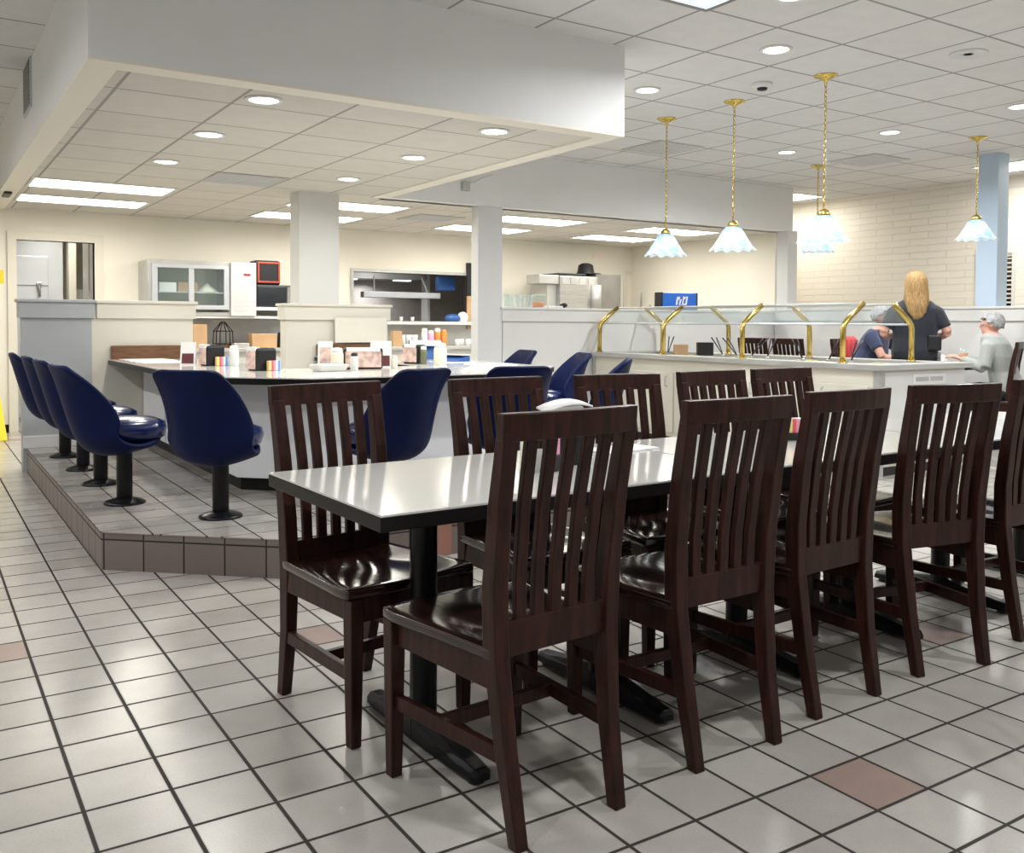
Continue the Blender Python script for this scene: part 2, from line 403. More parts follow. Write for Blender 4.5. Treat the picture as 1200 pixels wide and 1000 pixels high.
struct('wall_kitchen', MB().box(9.70, 9.80, 8.58, YB, 0, ZC), M['cream'])
struct('baseboard_back', MB().box(XL, DX0-.09, YB-.012, YB, 0, .09), M['edge'])
# door casing
w = MB().box(DX0-.09, DX0, YB-.025, YB+.12, 0, DZ+.09).box(DX1, DX1+.09, YB-.025, YB+.12, 0, DZ+.09).box(DX0, DX1, YB-.025, YB+.12, DZ, DZ+.09)
struct('trim_4', w, M['trimc'])
# room behind the doorway
struct('wall_store', MB().box(DX0-.9, DX1+.9, 13.6, 13.7, 0, ZC).box(DX0-1., DX0-.9, YB+.12, 13.7, 0, ZC).box(DX1+.9, DX1+1., YB+.12, 13.7, 0, ZC), M['cream'])
struct('ceiling_store', MB().box(DX0-1., DX1+1., YB+.12, 13.7, ZS, ZS+.08), M['white'])
t = thing('cooler_door', 'grey insulated walk-in cooler door seen through the doorway', 'door', (1.15, 12.75, 0))
MB().box(-.55, .42, 0, .1, 0, 2.3).build('panel', M['coolwall'], t, bevel=.004)
MB().box(-.55, .25, -.03, 0, .05, 2.02).build('leaf', M['coolwall'], t, bevel=.006)
MB().box(-.55, .25, -.036, -.03, 1.655, 1.668).build('seam', M['steeld'], t)
h = MB().box(.12, .17, -.07, -.03, 1.62, 1.70).build('latch', M['chrome'], t, bevel=.006)
MB().tube([(.145,-.08,1.66),(.15,-.10,1.60),(.15,-.10,1.52)], .011).build('handle', M['steeld'], h, smooth=True)
struct('trim_5', MB().box(1.62, 1.70, 12.6, 12.9, 0, 2.46), M['trimc'])
t = thing('strip_curtain', 'grey hanging strip curtain at the right of the doorway', 'curtain', (1.86, 12.35, 0))
for i in range(5):
    MB().box(-.12+i*.075, -.055+i*.075, -.004+.006*(i%2), .0+.006*(i%2), .1, 2.3).build('strip', M['steelp'], t)
MB().box(-.14, .27, -.012, .016, 2.3, 2.36).build('rail', M['steel'], t)
t = thing('hand_sink', 'small white wall sink behind the doorway', 'sink', (1.79, 12.9, 1.35))
MB().box(-.08, .2, -.2, .0, .0, .09).build('basin', M['wplastic'], t, bevel=.02)
MB().box(-.08, .2, -.012, .0, .09, .28).build('splashback', M['wplastic'], t)
# pass-through frame and the cook line behind it
w = MB().box(PX0-.04, PX0, YB-.02, YB+.12, PZ0-.03, PZ1+.04).box(PX1, PX1+.04, YB-.02, YB+.12, PZ0-.03, PZ1+.04).box(PX0, PX1, YB-.02, YB+.12, PZ1, PZ1+.04)
struct('window_1', w, M['steelp'])
struct('trim_6', MB().box(PX0-.04, PX1+.04, YB-.26, YB+.14, PZ0-.045, PZ0), M['white'], bevel=.006)
struct('wall_cookline', MB().box(4.3, 7.4, 12.95, 13.05, 0, ZS).box(4.2, 4.3, YB+.12, 13.05, 0, ZS).box(7.4, 7.5, YB+.12, 13.05, 0, ZS), mat('cookline_steel', (.36,.33,.30), .5, metal=.2, var=.1))
struct('ceiling_cookline', MB().box(4.2, 7.5, YB+.12, 13.05, ZS, ZS+.08), M['steeld'])
t = thing('exhaust_hood', 'steel exhaust hood above the cook line inside the pass-through', 'hood', (5.75, 12.6, 0))
MB().hexa([(-.85,-.35,1.86),(.62,-.35,1.86),(.62,.33,1.86),(-.85,.33,1.86)],[(-.85,-.1,2.3),(.62,-.1,2.3),(.62,.33,2.3),(-.85,.33,2.3)]).build('canopy', M['steeld'], t)
MB().box(-.7, -.4, -.2, -.1, 1.845, 1.86).build('lamp', M['heat'], t)
MB().box(.2, .45, -.2, -.1, 1.845, 1.86).build('lamp', M['heat'], t)
t = thing('heat_lamp_bar', 'long bright steel heat lamp bar hanging in the pass-through', 'lamp', (5.82, 11.95, 1.58))
MB().box(-.6, .6, -.06, .06, 0, .085).build('housing', M['alum'], t, bevel=.01)
MB().tube([(.42,0,.085),(.32,0,.3)], .012).build('hanger', M['steel'], t)
MB().tube([(-.42,0,.085),(-.42,0,.3)], .012).build('hanger', M['steel'], t)
t = thing('order_rail_box', 'dark blue box at the upper right of the pass-through', 'box', (6.5, 11.9, 1.70))
MB().box(-.13, .13, -.06, .06, 0, .2).build('case', M['blue'], t, bevel=.01)
tag(MB().box(6.42, 6.46, 12.3, 12.5, 0, 2.3).build('steel_post', M['steelp']), 'vertical steel post behind the pass-through opening', 'post')
tag(MB().box(4.99, 5.05, 12.0, 12.06, 1.78, 1.88).build('red_tag', M['redp']), 'small red tag hanging at the upper left of the pass-through', 'tag')
# window with blinds in the block wall
struct('window_2', MB().box(XR+.05, XR+.06, 6.14, 6.60, 1.2, 2.13), M['nightglass'])
struct('trim_7', MB().box(XR-.015, XR+.05, 6.12, 6.16, 1.18, 2.15).box(XR-.015, XR+.05, 6.58, 6.62, 1.18, 2.15).box(XR-.015, XR+.05, 6.16, 6.58, 2.11, 2.15), M['white'])
t = thing('window_blind', 'cream slatted blind in the window beside the blue post', 'blind', (XR+.02, 6.37, 0))
for k in range(16):
    z = 1.25+k*.053
    MB().hexa([(-.02,-.2,z-.008),(-.02,.2,z-.008),(-.018,.2,z-.01),(-.018,-.2,z-.01)],[(.02,-.2,z+.013),(.02,.2,z+.013),(.022,.2,z+.011),(.022,-.2,z+.011)]).build('slat', M['blind'], t)
MB().box(-.02, .02, -.2, .2, 2.07, 2.11).build('head_rail', M['blind'], t)

# half walls
def half_wall(name, x0, x1, y0, y1, m, capm, top=1.40, zb=0, e0=.022, band=.15):
    w = MB().box(x0, x1, y0, y1, zb, top)
    o = struct(name, w, m)
    e = .022
    w = MB().box(x0-e0, x1+e, y0-e, y1+e, top-band, top-.022)
    c = w.build('fascia', capm, o, bevel=.003)
    MB().box(x0-e0-.015, x1+e+.015, y0-e-.015, y1+e+.015, top-.022, top+.004).build('cap', capm, o, bevel=.005)
    return o
half_wall('wall_partition_left', .735, 1.255, 8.45, 8.60, M['greyd'], M['greyd'])
struct('baseboard_partition', MB().box(.735, 1.38, 8.435, 8.45, .19, .29), M['grey'], bevel=.004)
half_wall('wall_partition_centre', 1.2555, 2.08, 8.452, 8.598, M['cream2'], M['cream2'], e0=-.037)
half_wall('wall_partition_right', 2.93, 3.97, 8.46, 8.62, M['cream2'], M['cream2'])
half_wall('wall_partition_bar', 5.30, 9.60, 8.42, 8.56, M['white'], M['white'])
half_wall('wall_partition_window', 9.50, 9.64, -1.5, 8.40, M['white'], M['white'], top=1.43)
# columns
struct('wall_column_centre', MB().box(3.05, 3.45, 8.44, 8.68, 1.404, ZS), M['white'])
struct('wall_column_left', MB().box(4.985, 5.285, 8.41, 8.55, 0, ZS), M['grey'])
struct('wall_column_corner', MB().box(9.62, 9.80, 8.30, 8.48, 0, ZS), M['grey'])
struct('wall_column_blue', MB().box(9.47, 9.665, 5.42, 5.64, 1.434, ZC), M['bluep'])
# raised tile platform under the counter
plat = [(.76, 8.60), (.76, 4.91), (1.47, 4.28), (4.05, 4.28), (4.80, 4.98), (4.80, 8.42), (2.9, 8.42), (2.9, 8.60)]
def puv(co, n):
    if abs(n.z) > .5: return (co.x, co.y)
    if abs(n.x) > .95: return (co.y, co.z)
    if abs(n.y) > .95: return (co.x, co.z)
    return ((co.x-co.y if n.x*n.y > 0 else co.x+co.y)*.7071, co.z)
struct('floor_platform', MB().prism([(x, y) for x, y in plat], .185, .19), M['platf'])
struct('trim_8', MB().prism([(x+.004 if x < 1 else x, y+.004) for x, y in plat], 0, .185), M['riser'], uvs=puv)
struct('trim_9', MB().box(2.17, 2.38, 4.277, 4.288, .004, .183), M['rustriser'])
struct('floor_raised', MB().box(7.9, 9.5, 4.1, 8.42, 0, .06), M['floor'])

# ------------------------------------------------------------------ lunch counter
CT = .905
outer = [(1.38, 8.44), (1.38, 5.55), (1.90, 5.05), (3.38, 5.05), (4.06, 5.72), (4.06, 8.44)]
inner = [(3.20, 8.44), (3.20, 6.22), (2.15, 6.22), (2.15, 8.44)]
t = thing('lunch_counter', 'horseshoe lunch counter with white top and grey panelled base on the tiled platform', 'counter', (0,0,0))
MB().prism(outer+inner, CT-.006, CT).build('worktop', M['lam'], t)
MB().prism(outer+inner, CT-.042, CT-.006).build('edge_band', M['edge'], t, bevel=.002)
ob = [(1.66, 8.44), (1.66, 5.69), (2.04, 5.33), (3.26, 5.33), (3.78, 5.85), (3.78, 8.44)]
ib = [(3.24, 8.44), (3.24, 6.18), (2.11, 6.18), (2.11, 8.44)]
MB().prism(ob+ib, .27, CT-.042).build('base_panel', M['basep'], t, bevel=.003)
kb = [(1.69, 8.44), (1.69, 5.71), (2.06, 5.36), (3.24, 5.36), (3.75, 5.87), (3.75, 8.44)]
MB().prism(kb+ib, .19, .27).build('kick', M['edge'], t)
for x0,y0,x1,y1 in ((1.655,6.7,1.655,6.715),(1.655,7.6,1.655,7.615),(2.65,5.325,2.665,5.325)):
    MB().box(x0-.002, x1+.002, y0-.002, y1+.002, .28, CT-.05).build('panel_seam', M['grey'], t)
tag(MB().box(1.40, 2.06, 8.405, 8.444, CT, 1.02).build('backing_board', M['brownb'], bevel=.003), 'dark wood backing board at the end of the left counter arm', 'board')
tag(MB().box(3.22, 3.96, 8.405, 8.444, CT, 1.02).build('backing_board', M['brownb'], bevel=.003), 'brown wood backing board on the half wall under the white column', 'board')

# ------------------------------------------------------------------ stools
def make_stool():
    root = thing('counter_stool', '', 'stool', group='swivel stools around the lunch counter')
    prof = [(.165,.375,.150,.0),(.08,.325,.200,.012),(-.03,.298,.230,.045),(-.125,.295,.242,.09),(-.20,.325,.248,.13),(-.247,.395,.246,.15),(-.278,.49,.238,.15),(-.306,.59,.226,.125),(-.333,.69,.211,.075),(-.351,.755,.198,.03),(-.359,.785,.180,.012),(-.361,.797,.13,.006)]
    # side profile split at the sharp bend keeps one continuous bucket
    nS = 13; rings = []
    for k,(y,z,hw,curl) in enumerate(prof):
        a = prof[max(k-1,0)]; b = prof[min(k+1,len(prof)-1)]
        ty, tz = b[0]-a[0], b[1]-a[1]; l = math.hypot(ty,tz); ny, nz = tz/l, -ty/l     # normal towards the sitter
        row = []
        for i in range(nS):
            s = -1+2*i/(nS-1); c = curl*1.25*abs(s)**2.4
            row.append((hw*s*(1-.03*abs(s)), y+ny*c, z+nz*c))
        rings.append(row)
    mb = MB().loft(rings, cap=False, closed=False)
    sh = mb.build('shell', M['vinyl'], root, smooth=True)
    md = sh.modifiers.new('solid', 'SOLIDIFY'); md.thickness = .034; md.offset = 0
    md = sh.modifiers.new('sub', 'SUBSURF'); md.levels = 2; md.render_levels = 2
    # seat pad
    rr = []
    for r,z in ((.02,.35),(.15,.355),(.188,.385),(.200,.43),(.19,.466),(.145,.486),(.06,.495),(.01,.496)):
        ring = []
        for i in range(28):
            a = 2*PI*i/28; c, s = math.cos(a), math.sin(a); e = (abs(c)**3.2+abs(s)**3.2)**(-1/3.2)
            ring.append((r*e*c*.97, .02+r*e*s*.98, z))
        rr.append(ring)
    MB().loft(rr).build('seat_pad', M['vinyls'], root, smooth=True)
    MB().lathe([(.043,.012),(.043,.29),(.07,.32)], n=24).build('pedestal', M['black'], root, smooth=True, bevel=.003)
    MB().lathe([(.112,0),(.112,.008),(.10,.016),(.06,.028),(.045,.034),(.043,.034)], n=32).build('base_flange', M['black'], root, smooth=True)
    return root
st0 = make_stool()
stools = [(1.0, 5.62, -84, 'navy bucket stool on the left side, nearest of the row of four'),
          (.99, 6.36, -88, 'navy bucket stool, second from the near end of the left row'),
          (.985, 7.05, -90, 'navy bucket stool, third from the near end of the left row'),
          (.965, 7.8, -92, 'navy bucket stool in the left row, farthest, next to the grey half wall'),
          (1.36, 4.96, -44, 'navy bucket stool alone at the cut front left corner of the counter, back to us'),
          (2.17, 4.66, 14, 'navy bucket stool behind the first two far side chairs, seat turned left'),
          (2.93, 4.66, -13, 'navy bucket stool right behind the second far side dining chair'),
          (3.93, 5.24, 50, 'navy bucket stool seen edge on behind the third far side dining chair'),
          (4.36, 6.28, 72, 'blue bucket stool on the right side, inside of its backrest towards us'),
          (4.36, 7.08, 84, 'blue bucket stool whose back just shows over the right counter end')]
for i,(x,y,rz,lb) in enumerate(stools):
    if i == 0:
        st0.location = (x,y,.19); st0.rotation_euler = (0,0,R(rz)); st0['label'] = lb
    else: dup(st0, (x,y,.19), R(rz), lb)

# ------------------------------------------------------------------ dining chairs
def make_chair():
    root = thing('dining_chair', '', 'chair')
    W = M['wood']
    for s in (-1, 1):
        # rear leg and back post: foot splayed back, straight at the seat, leaning back above
        secs = [(0,-.262,.158,.036,.036),(.22,-.222,.165,.040,.044),(.44,-.196,.176,.044,.052),(.60,-.198,.182,.044,.050),(.80,-.222,.186,.042,.044),(.972,-.254,.189,.042,.036)]
        rings = []
        for z,y,x,wx,wy in secs:
            rings.append([(s*x-wx/2,y-wy/2,z),(s*x+wx/2,y-wy/2,z),(s*x+wx/2,y+wy/2,z),(s*x-wx/2,y+wy/2,z)])
        MB().loft(rings).build('rear_leg', W, root, bevel=.004)
        MB().loft([[(s*.205-d,.222-d,z),(s*.205+d,.222-d,z),(s*.205+d,.222+d,z),(s*.205-d,.222+d,z)] for z,d in ((0,.017),(.2,.020),(.43,.023))]).build('front_leg', W, root, bevel=.004)
        MB().bar((s*.198,.20,.395),(s*.180,-.19,.395),.022,.072).build('side_apron', W, root, bevel=.003)
        MB().bar((s*.203,.215,.205),(s*.168,-.215,.205),.022,.040).build('side_stretcher', W, root, bevel=.003)
    MB().bar((-.19,.225,.395),(.19,.225,.395),.022,.072).build('front_apron', W, root, bevel=.003)
    MB().bar((-.18,.03,.205),(.18,.03,.205),.022,.036).build('cross_stretcher', W, root, bevel=.003)
    # crest rail caps the two posts
    mb = MB(); rings = []
    for i in range(9):
        x = -.212+.424*i/8; dy = -.012*(1-(x/.212)**2)
        z0, z1 = .952, 1.018
        rings.append([(x,-.268+dy,z0),(x,-.236+dy,z0),(x,-.243+dy,z1),(x,-.273+dy,z1)])
    mb.loft(rings).build('crest_rail', W, root, bevel=.004)
    MB().bar((-.165,-.197,.475),(.165,-.197,.475),.024,.085).build('lower_rail', W, root, bevel=.003)
    for k in range(5):
        u = (k-2)
        xb, xt = u*.0545, u*.0600
        rings = []
        for z,y,q in ((.51,-.198,0),(.62,-.201,.25),(.78,-.219,.6),(.962,-.253,1)):
            x = xb+(xt-xb)*q; w_ = .0165; d = .009; cy = y-.006*(1-abs(u)/2.6)*q
            rings.append([(x-w_,cy-d,z),(x+w_,cy-d,z),(x+w_,cy+d,z),(x-w_,cy+d,z)])
        MB().loft(rings).build('slat', W, root, bevel=.003)
    # saddle seat
    n = 14; rings = []
    def hwid(v): return .198+(.245-.198)*v
    for j in range(n+1):
        v = j/n; y = -.205+.46*v
        top = []
        for i in range(n+1):
            u = -1+2*i/n
            x = hwid(v)*u*(1-.04*max(0,v-.85)/.15*abs(u))
            dish = -.013*math.exp(-((abs(u)-.45)/.28)**2)*math.exp(-((v-.42)/.3)**2)-.004*math.exp(-(u/.25)**2)*math.exp(-((v-.3)/.3)**2)
            top.append((x,y-(.02*u*u if v > .5 else 0)*(v-.5)*2,.462+dish))
        rings.append(top+[(x_,y_,.432) for x_,y_,_ in reversed(top)])
    MB().loft(rings).build('seat', M['seatw'], root, smooth=False, bevel=.006)
    for o in root.children:
        if o.name.startswith('seat'):
            for p in o.data.polygons: p.use_smooth = True
            o.modifiers['bevel'].harden_normals = False
    return root
ch0 = make_chair()
G1 = 'dining chairs along the near side of the long table'; G2 = 'dining chairs along the far side of the long table'
chairs = [(1.302, 2.05, 5, 'dark slatted wooden chair in the foreground, nearest the camera, back towards us', G1),
          (1.942, 2.10, 1, 'dark slatted wooden chair, second from the left on the near side of the table', G1),
          (2.49, 2.16, 3, 'dark slatted wooden chair, third on the near side, middle of the five', G1),
          (3.135, 2.16, -10, 'dark slatted wooden chair, fourth on the near side, turned slightly right', G1),
          (3.765, 2.20, -1, 'dark slatted wooden chair cut by the right frame edge, near side of the table', G1),
          (1.215, 2.72, 190, 'reddish dark wooden chair at the left end of the far side, facing us', G2),
          (1.865, 2.72, 184, 'dark wooden chair, second on the far side, in front of a blue stool', G2),
          (2.42, 2.72, 177, 'dark wooden chair, third on the far side, middle of the five', G2),
          (3.0, 2.74, 183, 'dark wooden chair, fourth on the far side, before the cabinet doors of the salad bar', G2),
          (3.49, 2.77, 183, 'dark wooden chair, last on the far side, before the long bar top', G2)]
for i,(x,y,rz,lb,g) in enumerate(chairs):
    if i == 0:
        ch0.location = (x,y,0); ch0.rotation_euler = (0,0,R(rz)); ch0['label'] = lb; ch0['group'] = g
    else: dup(ch0, (x,y,0), R(rz), lb, g)
for x,y,rz,lb in ((8.42,7.55,-90,'dark wooden chair by the far half wall, left of a pair behind the bar'),(8.42,7.03,-90,'dark wooden chair by the far half wall, right of a pair behind the bar')):
    dup(ch0, (x,y,.06), R(rz), lb, 'chairs at the table behind the salad bar')
man_chair = dup(ch0, (8.76,6.50,.06), R(188), 'dark wooden chair under the man in navy, red jacket over its back', 'chairs at the diners table')
dup(ch0, (8.75,5.06,.06), R(22), 'dark wooden chair under the grey haired woman, at the right edge', 'chairs at the diners table')

# ------------------------------------------------------------------ tables
def make_table(L=1.32, W=.76, H=.765):
    root = thing('dining_table', '', 'table')
    MB().box(-L/2, L/2, -W/2, W/2, H-.005, H).build('tabletop', M['lam'], root)
    MB().box(-L/2-.002, L/2+.002, -W/2-.002, W/2+.002, H-.042, H-.005).build('edge_band', M['edge'], root, bevel=.003)
    for x in ((-.335, .335) if L > 1 else (0.,)):
        c = MB().lathe([(.04,.07),(.04,.68),(.06,.70),(.06,.722)], (x,0,0), n=20).build('column', M['black'], root, smooth=True, bevel=.003)
        MB().box(x-.09, x+.09, -.24, .24, .70, .723).build('top_plate', M['black'], root, bevel=.003)
        for q in (-1, 1):
            rings = []
            for y,wd,z1 in ((0,.04,.10),(.12,.038,.075),(.26,.034,.052),(.315,.030,.046),(.325,.022,.034)):
                rings.append([(x-wd,q*y,.012),(x+wd,q*y,.012),(x+wd,q*y,z1*.72),(x+wd*.6,q*y,z1),(x-wd*.6,q*y,z1),(x-wd,q*y,z1*.72)])
            MB().loft(rings).build('foot', M['black'], root, bevel=.003)
            MB().lathe([(.022,0),(.022,.014)], (x,q*.29,0), n=12).build('glide', M['blackp'], root)
    return root
tb0 = make_table()
a = R(1.6)
G = 'white topped tables pushed into one long table'
tabs = [(1.575, 2.405, 1.6, 'white topped table at the left end of the long row, corner towards us'),
        (2.905, 2.445, 1.6, 'white topped table in the middle of the long row'),
        (4.235, 2.465, 0, 'white topped table at the right end of the long row, cut by the frame')]
for i,(x,y,rz,lb) in enumerate(tabs):
    if i == 0: tb0.location = (x,y,0); tb0.rotation_euler = (0,0,R(rz)); tb0['label'] = lb; tb0['group'] = G
    else: dup(tb0, (x,y,0), R(rz), lb, G)
tb1 = make_table(.80, .72)
tb1.location = (8.86,5.72,.06); tb1['label'] = 'small white topped table where the two older diners sit'
dup(tb1, (9.0,7.32,.06), R(90), 'small white topped table by the far half wall with two empty chairs')

# table top condiments
def napkin_holder(loc, rz, label, face, w=.12, d=.10, h=.12, packets=True, group=None):
    t = thing('napkin_holder', label, 'napkin holder', loc, rz, group)
    MB().box(-w/2, w/2, -d/2, d/2, 0, h).build('body', M['blackp'], t, bevel=.018, seg=3)
    if packets:
        MB().box(-w/2-.007, -w/2, -d/2+.012, d/2-.012, .01, h-.02).build('label_panel', face, t, bevel=.002)
        MB().box(-w/2-.006, -w/2+.03, -d/2+.012, d/2-.012, h-.02, h+.006).build('napkin_edge', M['paper'], t, bevel=.002)
        MB().box(-.045, .045, -.012, .012, 0, .065).build('sugar_packets', M['packets'], t, loc=(w/2-.04, -d/2-.028, .002))
    else:
        MB().box(-w/2+.012, w/2-.012, -d/2-.006, -d/2, .012, h-.025).build('label_panel', face, t, bevel=.002)
        MB().box(-w/2+.02, w/2-.02, -d/2-.004, -d/2+.03, h-.024, h+.004).build('napkin_edge', M['paper'], t, bevel=.002)
    return t
def shaker(loc, label, m, r=.025, h=.12, cap=None, name='shaker', cat='shaker', group=None):
    t = thing(name, label, cat, loc, 0, group)
    MB().lathe([(r*.92,0),(r,.008),(r,h*.7),(r*.85,h*.8)], n=16).build('body', m, t, smooth=True)
    MB().lathe([(r*.85,h*.8),(r*.88,h*.84),(r*.8,h*.97),(r*.3,h)], n=16).build('lid', cap or M['chrome'], t, smooth=True)
    return t
def menu(loc, rz, label, m, w=.11, h=.17, pic=None, name='menu_card', cat='menu'):
    t = thing(name, label, cat, loc, rz)
    MB().hexa([(-w/2,-.03,0),(w/2,-.03,0),(w/2,-.027,0),(-w/2,-.027,0)],[(-w/2,-.002,h),(w/2,-.002,h),(w/2,.001,h),(-w/2,.001,h)]).build('front_leaf', m, t)
    if pic: MB().hexa([(-w/2+.012,-.0315,.012),(w/2-.012,-.0315,.012),(w/2-.012,-.029,.012),(-w/2+.012,-.029,.012)],[(-w/2+.012,-.0315+.03*pic[1],h*pic[1]),(w/2-.012,-.0315+.03*pic[1],h*pic[1]),(w/2-.012,-.028+.03*pic[1],h*pic[1]),(-w/2+.012,-.028+.03*pic[1],h*pic[1])]).build('picture', pic[0], t)
    MB().hexa([(-w/2,.03,0),(w/2,.03,0),(w/2,.033,0),(-w/2,.033,0)],[(-w/2,.0,h),(w/2,.0,h),(w/2,.003,h),(-w/2,.003,h)]).build('back_leaf', M['paper'], t)
    return t
def sheet(loc, rz, w, d, label, m=None, name='placemat', cat='placemat', th=.003, group=None):
    o = MB().box(-w/2, w/2, -d/2, d/2, 0, th).build(name, m or M['paper'], loc=loc, rot=(0,0,rz))
    return tag(o, label, cat, group)
ZT = .7655
t = thing('napkin_holder', 'black napkin holder with a white card on top on the long table', 'napkin holder', (1.80,2.46,ZT), R(-15))
MB().box(-.07,.07,-.055,.055,0,.13).build('body', M['blackp'], t, bevel=.012)
MB().loft([[(x,-.05+.0*x,.165+.03*math.sin((x+.1)*14)),(x,.05,.172+.03*math.sin((x+.1)*14)),(x,.05,.178+.03*math.sin((x+.1)*14)),(x,-.05,.171+.03*math.sin((x+.1)*14))] for x in (-.09,-.06,-.03,.0,.03,.055,.07)]).build('white_card', M['paper'], t, smooth=True)
MB().box(-.05,.05,-.03,.03,.13,.19).build('napkins', M['paper'], t, bevel=.01)
shaker((1.585,2.37,ZT), 'yellow topped dressing bottle on the long table', M['creamp'], .024, .13, M['blackp'], 'sauce_bottle', 'bottle')
t = thing('packet_rack', 'small rack of pink sweetener packets on the long table', 'packet rack', (1.665,2.35,ZT), R(20))
MB().box(-.03,.03,-.02,.02,0,.05).build('tray', M['blackp'], t, bevel=.004)
MB().box(-.025,.025,-.012,.012,.012,.11).build('packets', M['pink'], t, bevel=.004)
t = thing('sugar_caddy', 'caddy of coloured sugar packets on the middle table', 'packet rack', (2.96,2.50,ZT), R(-30))
MB().box(-.07,.07,-.035,.035,0,.03).build('tray', M['blackp'], t, bevel=.006)
MB().box(-.055,.055,-.025,.025,.012,.085).build('packets', M['packets'], t)
sheet((2.16,2.62,ZT), R(8), .26, .14, 'white folded sheet lying on the table behind the second near chair', th=.006, name='paper_sheet', cat='paper')

# counter top items
GC = 'napkin holders along the lunch counter'
napkin_holder((1.84,6.92,CT), R(8), 'left small black napkin holder on the lunch counter', M['photo'], w=.14, d=.14, h=.15, group=GC)
napkin_holder((1.94,6.08,CT), R(10), 'black napkin holder with coloured packets, second from left on the counter', M['photo'], w=.15, d=.14, h=.15, group=GC)
napkin_holder((2.62,5.98,CT), R(-20), 'wide black napkin holder with a peach picture, middle of the counter', M['photo'], w=.27, d=.09, h=.145, packets=False, group=GC)
napkin_holder((3.34,6.62,CT), R(-60), 'black napkin holder on the right arm of the counter', M['photo'], w=.15, d=.13, h=.15, packets=False, group=GC)
menu((1.72,7.12,CT), R(-30), 'white standing menu card at the left of the counter holders', M['paper'], pic=(M['maroon'], .5), name='menu_card')
menu((2.40,6.12,CT), R(-25), 'white menu card with pink print beside the tall cream shaker', M['paper'], .10, .19, pic=(M['photo'], .8))
menu((2.82,6.12,CT), R(-25), 'white card standing behind the wide napkin holder', M['paper'], .15, .19, pic=(M['maroon'], .45))
shaker((1.965,6.80,CT), 'white cream jug with lid beside the left small napkin holder', M['wplastic'], .035, .15, M['paper'], 'cream_jug', 'jug')
shaker((2.41,5.93,CT), 'tall cream sugar shaker left of the wide napkin holder', M['creamp'], .042, .15, M['wplastic'])
shaker((2.47,5.78,CT), 'small white salt shaker left of the wide napkin holder', M['wplastic'], .026, .12, M['blackp'])
shaker((2.83,5.92,CT), 'cream shaker at the right of the wide napkin holder', M['creamp'], .024, .09, M['creamp'])
shaker((3.36,6.50,CT), 'olive green bottle in front of the right arm napkin holder', M['olive'], .026, .14, M['creamp'], 'oil_bottle', 'bottle')
shaker((3.40,6.30,CT), 'tall cream canister on the right arm of the counter', M['creamp'], .05, .17, M['wplastic'], 'canister', 'canister')
t = thing('serving_tray', 'white square dish on the counter left of the shakers', 'dish', (2.30,5.80,CT), R(10))
MB().hexa([(-.09,-.06,0),(.09,-.06,0),(.09,.06,0),(-.09,.06,0)],[(-.11,-.08,.045),(.11,-.08,.045),(.11,.08,.045),(-.11,.08,.045)]).build('dish', M['wplastic'], t, bevel=.006)
for x,y,rz,lb in ((1.66,7.66,5,'white placemat on the left counter arm, nearest of three'),(1.65,8.02,-4,'white placemat on the left counter arm, middle of three'),(1.64,8.28,2,'white placemat on the left counter arm by the dark board'),
                  (2.12,5.30,40,'white placemat at the cut corner of the counter'),(3.42,5.58,-40,'white placemat at the right corner of the counter'),(3.74,6.12,-85,'white placemat on the right counter arm, nearest'),(3.76,6.75,-90,'white placemat on the right counter arm under the blue menu')):
    sheet((x,y,CT), R(rz), .36, .25, lb, group='paper placemats on the lunch counter')
t = thing('folded_menu', 'blue folded menu lying open on the right counter arm', 'menu', (3.76,6.78,CT+.003), R(-70))
MB().hexa([(-.13,-.09,0),(.13,-.09,0),(.13,.09,0),(-.13,.09,0)],[(-.13,-.09,.006),(.13,-.09,.006),(.13,.09,.05),(-.13,.09,.05)]).build('cover', M['blue'], t, bevel=.002)
MB().box(-.12,.12,.0,.1,.052,.058).build('pages', M['paper'], t)
t = thing('menu_stand', 'blue and white menu standing behind the canister', 'menu', (3.82,7.35,CT), R(-20))
MB().hexa([(-.15,-.05,0),(.15,-.05,0),(.15,-.04,0),(-.15,-.04,0)],[(-.15,.03,.17),(.15,.03,.17),(.15,.04,.17),(-.15,.04,.17)]).build('cover', M['blue'], t)
MB().hexa([(-.14,-.05,0.12),(.14,-.05,.12),(.14,-.01,.12),(-.14,-.01,.12)],[(-.14,.015,.168),(.14,.015,.168),(.14,.03,.168),(-.14,.03,.168)]).build('label_strip', M['paper'], t)
shaker((3.94,7.5,CT), 'small black cup beside the blue standing menu', M['blackp'], .035, .10, M['blackp'], 'cup', 'cup')
tag(MB().box(-.27,.27,-.006,.006,0,.24).build('wall_card', M['trimc'], loc=(3.66,8.39,CT+.13), rot=(R(-4),0,0)), 'large blank white card leaning on the half wall under the column', 'card')

# ------------------------------------------------------------------ salad bar
BT = .91
t = thing('salad_bar', 'long white salad bar cabinet with a steel top', 'salad bar', (0,0,0))
bx0,bx1,by0,by1 = 6.50,7.68,4.66,8.38
MB().box(bx0,bx1,by0,by1,.08,BT-.14).box(bx0,bx0+.16,by0,by1,BT-.14,BT-.045).box(bx1-.16,bx1,by0,by1,BT-.14,BT-.045).box(bx0+.16,bx1-.16,by0,by0+.15,BT-.14,BT-.045).box(bx0+.16,bx1-.16,by1-.03,by1,BT-.14,BT-.045).build('body', M['trimc'], t)
MB().box(bx0+.04,bx1-.04,by0+.04,by1,0,.08).build('kick', M['blackp'], t)
rim = MB().box(bx0-.05,bx1+.05,by0-.05,by0+.16,BT-.045,BT).box(bx0-.05,bx1+.05,by1-.02,by1+.02,BT-.045,BT).box(bx0-.05,bx0+.17,by0+.16,by1-.02,BT-.045,BT).box(bx1-.17,bx1+.05,by0+.16,by1-.02,BT-.045,BT)
rim.build('steel_top', M['steelp'], t, bevel=.004)
